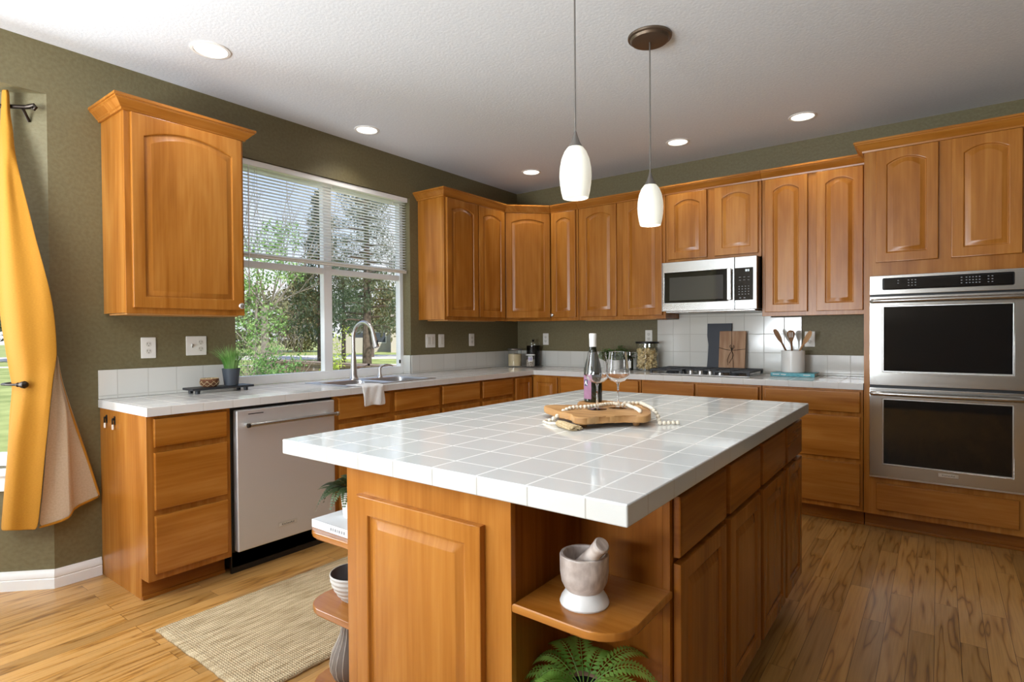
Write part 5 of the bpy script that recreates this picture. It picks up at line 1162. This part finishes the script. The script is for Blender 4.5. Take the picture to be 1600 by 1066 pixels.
# ================================================================== OUTSIDE THE WINDOW
GZ = -.6
MT['lawn'] = mottled('lawn_grass', '7C8A48', 'A6AE6A', .95, .8, 5)
MT['asphalt'] = mottled('street_concrete', 'B9B5AE', 'CFCBC4', .9, .5, 4)
MT['brickwall'] = tiles('retaining_wall_blocks', '7F6A58', '98836E', '5E5044', .36, 0, 0, .9, .012, sizey=.11)
MT['siding'] = plain('beige_siding', 'B9B1A6', .8); MT['shingle'] = mottled('roof_shingles', '8C857B', 'A59D92', .9, 2, 4)
MT['bark'] = mottled('pine_bark', '483C34', '64584E', .95, 5, 4); MT['graybark'] = mottled('gray_bark', '6E665F', '8D857C', .95, 5, 4)
MT['pine'] = leafmat('pine_needles', '3F4F36', '68775A'); MT['juniper'] = leafmat('juniper_foliage', '5F6546', '8F8D68')
MT['leafy'] = leafmat('spring_leaves', '67904A', '9CBB74'); MT['yellowleaf'] = leafmat('yellow_green_leaves', '9DB53C', 'CBD968'); MT['bushleaf'] = leafmat('bush_leaves', '557F40', '8AAF66')
MT['conifer'] = leafmat('conifer_foliage', '364630', '586A4C')
struct(build('ground', MB().box(-160, -1.0, -60, 140, GZ-.3, GZ), MT['lawn'], origin=(-20, 10, GZ), flat=True))
def band(name, d0, d1, k0, k1, z, mat):
    """a strip of paving across the view line at the given distances"""
    P = []
    for d, k in ((d0, k0), (d0, k1), (d1, k1), (d1, k0)):
        P.append((3.5+d*(-.6+.8*k), -4.77+d*(.8+.6*k)))
    mb = MB().prism(P, GZ-.05, z); return struct(build(name, mb, mat, flat=True))
band('street', 42, 50, -1.2, .5, GZ+.02, MT['asphalt'])
band('sidewalk', 33.5, 34.6, -1.2, .5, GZ+.02, MT['asphalt'])
rw = tag(build('retaining_wall', MB().plate([0, 9.0], [GZ, .5], lambda i, j: True, 0, .3, 'xzy').box(-.02, 9.02, -.03, .33, .5, .56, .01).xf(Matrix.Translation((-11.9, 3.72, 0)) @ Matrix.Rotation(-.055, 4, 'Z')), MT['brickwall']), 'low brown block retaining wall in the garden', 'garden wall')
def crown(mb, c, rad, n, size, R_, shell=.5, droop=0, wd=.5):
    for i in range(n):
        while True:
            v = Vector((R_.uniform(-1, 1), R_.uniform(-1, 1), R_.uniform(-1, 1)))
            if shell < v.length < 1 or (v.length < 1 and R_.random() < .25): break
        p = Vector((c[0]+v.x*rad[0], c[1]+v.y*rad[1], c[2]+v.z*rad[2]))
        d = Vector((R_.uniform(-1, 1), R_.uniform(-1, 1), R_.uniform(-1, 1)-droop))
        mb.leaf(p, d, (R_.uniform(-1, 1), R_.uniform(-1, 1), 1), size*R_.uniform(.6, 1.4), size*wd, .1)
def twigs(mb, p, d, L, r, depth, R_, spread=.6, n=3, sides=4):
    p = Vector(p); d = Vector(d).normalized(); pts = [p]
    for i in range(3):
        d = (d+Vector((R_.uniform(-1, 1), R_.uniform(-1, 1), R_.uniform(-.6, 1)))*.14).normalized(); pts.append(pts[-1]+d*L/3)
    mb.tube(pts, [r, r*.85, r*.7, r*.55], sides, cap=False)
    if depth:
        for k in range(n):
            q_ = pts[R_.choice((1, 2, 3, 3))]; nd = (d+Vector((R_.uniform(-1, 1), R_.uniform(-1, 1), R_.uniform(-.5, 1)))*spread)
            twigs(mb, q_, nd, L*R_.uniform(.55, .8), r*.55, depth-1, R_, spread, n, sides)
def tree(name, label, pos, trunk, clumps, leaf, lsize, seed, bark='bark', droop=0, wd=.5, br=None, group=None):
    R_ = random.Random(seed); t = thing(name, label, 'tree' if 'tree' in name or 'pine' in name else 'shrub', (pos[0], pos[1], GZ), group)
    mb = MB(); mb.tube([(pos[0]+x, pos[1]+y, GZ+z) for x, y, z, r in trunk], [r for *_, r in trunk], 9)
    if br:
        for (z, az, L, ri) in br:
            b0 = Vector((pos[0], pos[1], GZ+z)); dv = Vector((math.cos(az), math.sin(az), ri))
            mb.tube([b0, b0+dv*L*.5, b0+dv*L+Vector((0, 0, -.1*L))], [trunk[0][3]*.32, trunk[0][3]*.2, trunk[0][3]*.08], 6)
    build('trunk', mb, MT[bark], t, weld=False)
    if clumps:
        mb = MB()
        for (c, rad, n) in clumps: crown(mb, (pos[0]+c[0], pos[1]+c[1], GZ+c[2]), rad, n, lsize, R_, .45, droop, wd)
        f_ = build('foliage', mb, MT[leaf], t, weld=False, flat=True); f_['kind'] = 'stuff'
    return t
def pine_clumps(R_, z0, z1, r0, r1, k, n, rx=.9):
    out_ = []; br = []
    for i in range(k):
        t = i/(k-1); z = z0+(z1-z0)*t; az = i*2.4+R_.uniform(-.3, .3); rr = (r0+(r1-r0)*t)*R_.uniform(.45, 1)
        out_.append(((rr*math.cos(az), rr*math.sin(az), z), (rx*R_.uniform(.6, 1.1), rx*R_.uniform(.6, 1.1), .42*R_.uniform(.7, 1.2)), n)); br.append((z-.25, az, rr, .12))
    return out_, br
cl_, br_ = pine_clumps(random.Random(21), 2.4, 10.2, 2.7, 1.0, 44, 210)
tree('pine_tree', 'tall open pine behind the right half of the window, thick trunk', (-20.6, 14.65), [(0, 0, 0, .25), (.05, 0, 3, .21), (-.05, .1, 6, .16), (0, 0, 10.4, .05)], cl_, 'pine', .26, 31, droop=.2, wd=.16, br=br_)
cl_, br_ = pine_clumps(random.Random(22), 2.6, 6.2, 1.5, .6, 20, 160, .7)
tree('pine_tree', 'smaller pine with thin trunk left of the tall pine', (-25.6, 16.9), [(0, 0, 0, .14), (.04, 0, 3, .11), (0, 0, 6.2, .04)], cl_, 'pine', .24, 32, droop=.2, wd=.18, br=br_)
tree('leafy_tree', 'bright green leafy tree at the left of the window view', (-8.0, 1.55), [(0, 0, 0, .05), (.05, 0, 1.6, .035), (0, .1, 3.4, .015)], [((0, 0, 3.3), (.75, .75, .55), 900), ((.3, .4, 3.9), (.5, .5, .4), 450), ((-.2, -.3, 2.7), (.6, .6, .4), 500), ((.45, .55, 3.2), (.35, .35, .3), 250), ((.1, .2, 2.1), (.5, .5, .45), 420)], 'leafy', .085, 33, 'graybark',
     br=[(1.6, .5, .9, 1.1), (1.9, 2.2, .8, 1.0), (1.5, 4.1, .8, 1.2)])
tree('juniper_tree', 'olive-brown bushy juniper in mid view, left of the window mullion', (-50.3, 29.9), [(0, 0, 0, .2), (0, 0, 5, .12), (0, 0, 8.4, .04)], [((0, 0, 2.4), (2.6, 2.6, 2.3), 2600), ((0, 0, 5.2), (2.3, 2.3, 2.2), 2200), ((.2, 0, 7.8), (1.3, 1.3, 1.2), 800), ((1.6, 1.2, 4.2), (1.6, 1.6, 2), 1200)], 'juniper', .5, 34, wd=.35)
tree('conifer_tree', 'dark pointed conifer behind the blind near the mullion', (-29.7, 18.2), [(0, 0, 0, .3), (0, 0, 6, .2), (0, 0, 11.4, .04)], [((0, 0, 2.5+1.35*i), (2.5-.34*i, 2.5-.34*i, 1.0), 620) for i in range(7)], 'conifer', .42, 35, droop=.3, wd=.25)
tree('background_tree', 'gray-green tree far off, between juniper and tall pine', (-33, 25), [(0, 0, 0, .3), (0, 0, 5, .15)], [((0, 0, 4.5), (2.6, 2.6, 2.6), 1500), ((1.5, 1.0, 3.5), (2, 2, 2), 800)], 'juniper', .4, 36)
tree('background_tree', 'low dark tree beyond the street at the left', (-50, 9), [(0, 0, 0, .3), (0, 0, 5, .15)], [((0, 0, 4), (5, 5, 3), 2200)], 'conifer', .6, 37)
tree('background_tree', 'broad green tree beyond the street behind the gray twigs', (-47, 21), [(0, 0, 0, .3), (0, 0, 5, .15)], [((0, 0, 3.6), (5, 5, 3.2), 2200)], 'juniper', .6, 38)
# bare tree and gray twiggy shrubs
R_ = random.Random(41)
bt_ = thing('bare_tree', 'leafless tree whose thin branches cross the sky behind the blind', 'tree', (-15.2, 5.9, GZ)); mb = MB()
mb.tube([(-15.2, 5.9, GZ), (-15.2, 5.9, 2.2)], [.14, .1], 8)
for k in range(6): twigs(mb, (-15.2, 5.9, 1.6+.15*k), (math.cos(k*1.05)*.7, math.sin(k*1.05)*.7, 1), 2.3, .035, 4, R_, .65, 3)
build('branches', mb, MT['graybark'], bt_, weld=False)
def twig_shrub(label, pos, n, L, seed, depth=3, spread=.75, leaf=None, nl=0, ls=.06, lz=(.3, 1.2), lr=.5, r=.0045, sp=.12):
    R_ = random.Random(seed); t = thing('twiggy_shrub', label, 'shrub', (pos[0], pos[1], GZ)); mb = MB()
    for k in range(n): twigs(mb, (pos[0]+R_.uniform(-sp, sp), pos[1]+R_.uniform(-sp, sp), GZ), (R_.uniform(-.6, .6), R_.uniform(-.6, .6), 1), L*R_.uniform(.8, 1.2), .014, depth, R_, spread, 3, 3)
    build('twigs', mb, MT['graybark'], t, weld=False)
    if leaf:
        mb = MB()
        for k in range(nl//40):
            a = R_.uniform(0, 2*PI); rr = lr*math.sqrt(R_.random()); c = (pos[0]+rr*math.cos(a), pos[1]+rr*math.sin(a), R_.uniform(*lz))
            crown(mb, c, (.11, .11, .14), 40, ls, R_, .2)
        f_ = build('foliage', mb, MT[leaf], t, weld=False, flat=True); f_['kind'] = 'stuff'
    return t
twig_shrub('large bare gray thicket beyond the street, below the leafy tree', (-47.5, 25.2), 46, 2.6, 51, 3, .8, r=.03, sp=2.2)
twig_shrub('gray twiggy shrub with a few green leaves, close to the window at the left', (-5.6, -.95), 20, .62, 52, leaf='bushleaf', nl=700, ls=.05, lz=(-.1, 1.0), lr=.5)
twig_shrub('gray twiggy shrub with green sprigs, left of the retaining wall', (-7.0, .9), 22, .75, 53, leaf='leafy', nl=1300, ls=.055, lz=(.2, 1.5), lr=.5)
twig_shrub('bushy bright green shrub just outside the window, by the sill', (-3.0, -.92), 8, .5, 54, 2, leaf='bushleaf', nl=2400, ls=.045, lz=(-.3, 1.08), lr=.30)
twig_shrub('upright yellow-green shrub in front of the mullion', (-4.25, .80), 7, .6, 55, 2, .4, leaf='yellowleaf', nl=1000, ls=.045, lz=(-.1, 1.3), lr=.2)
twig_shrub('yellow-green sprig beside the left wall cabinet, outside', (-4.3, -1.45), 6, .7, 56, 2, .4, leaf='yellowleaf', nl=560, ls=.05, lz=(.5, 1.5), lr=.2)
# neighbour's house
hs = thing('house', 'beige house with gray roof across the lawn, behind the pines', 'house', (-44.3, 37.9, GZ))
hm = Matrix.Translation((-44.3, 37.9, GZ)) @ Matrix.Rotation(math.radians(37), 4, 'Z')
build('walls', MB().box(-4.5, 4.5, -4, 4, 0, 2.7).box(.6, 4.3, -6.2, -4, 0, 2.7).xf(hm), MT['siding'], hs)
rf = MB()
rf.grid([[(-5, -4.6, 2.6), (-5, 0, 4.7), (-5, 4.6, 2.6)], [(5, -4.6, 2.6), (5, 0, 4.7), (5, 4.6, 2.6)]])
rf.grid([[(.2, -6.6, 2.6), (2.45, -6.6, 4.0), (4.7, -6.6, 2.6)], [(.2, -1, 2.6), (2.45, -1, 4.0), (4.7, -1, 2.6)]])
rr_ = build('roof', rf.xf(hm), MT['shingle'], hs, weld=False); sm = rr_.modifiers.new('t', 'SOLIDIFY'); sm.thickness = .18
build('gable', MB().prism([(.65, 0), (4.25, 0), (2.45, 1.15)], 0, .1).xf(hm @ Matrix.Translation((0, -6.1, 2.7)) @ Matrix.Rotation(PI/2, 4, 'X')), MT['siding'], hs)
for x, y in ((-3.2, -4), (-1.0, -4), (2.45, -6.2)):
    wf = build('window', MB().box(x-.7, x+.7, y-.06, y, .9, 2.1).xf(hm), MT['white'], hs)
    build('pane', MB().box(x-.6, x+.6, y-.08, y-.06, 1.0, 2.0).xf(hm), MT['charcoal'], wf)
tag(build('fence', MB().box(-2.2, 2.2, -.05, .05, 0, 1.5).xf(Matrix.Translation((-42.6, 30.6, GZ)) @ Matrix.Rotation(math.radians(37), 4, 'Z')), plain('weathered_fence', 'ABA59C', .9)), 'pale board fence across the lawn, left of the house', 'fence')
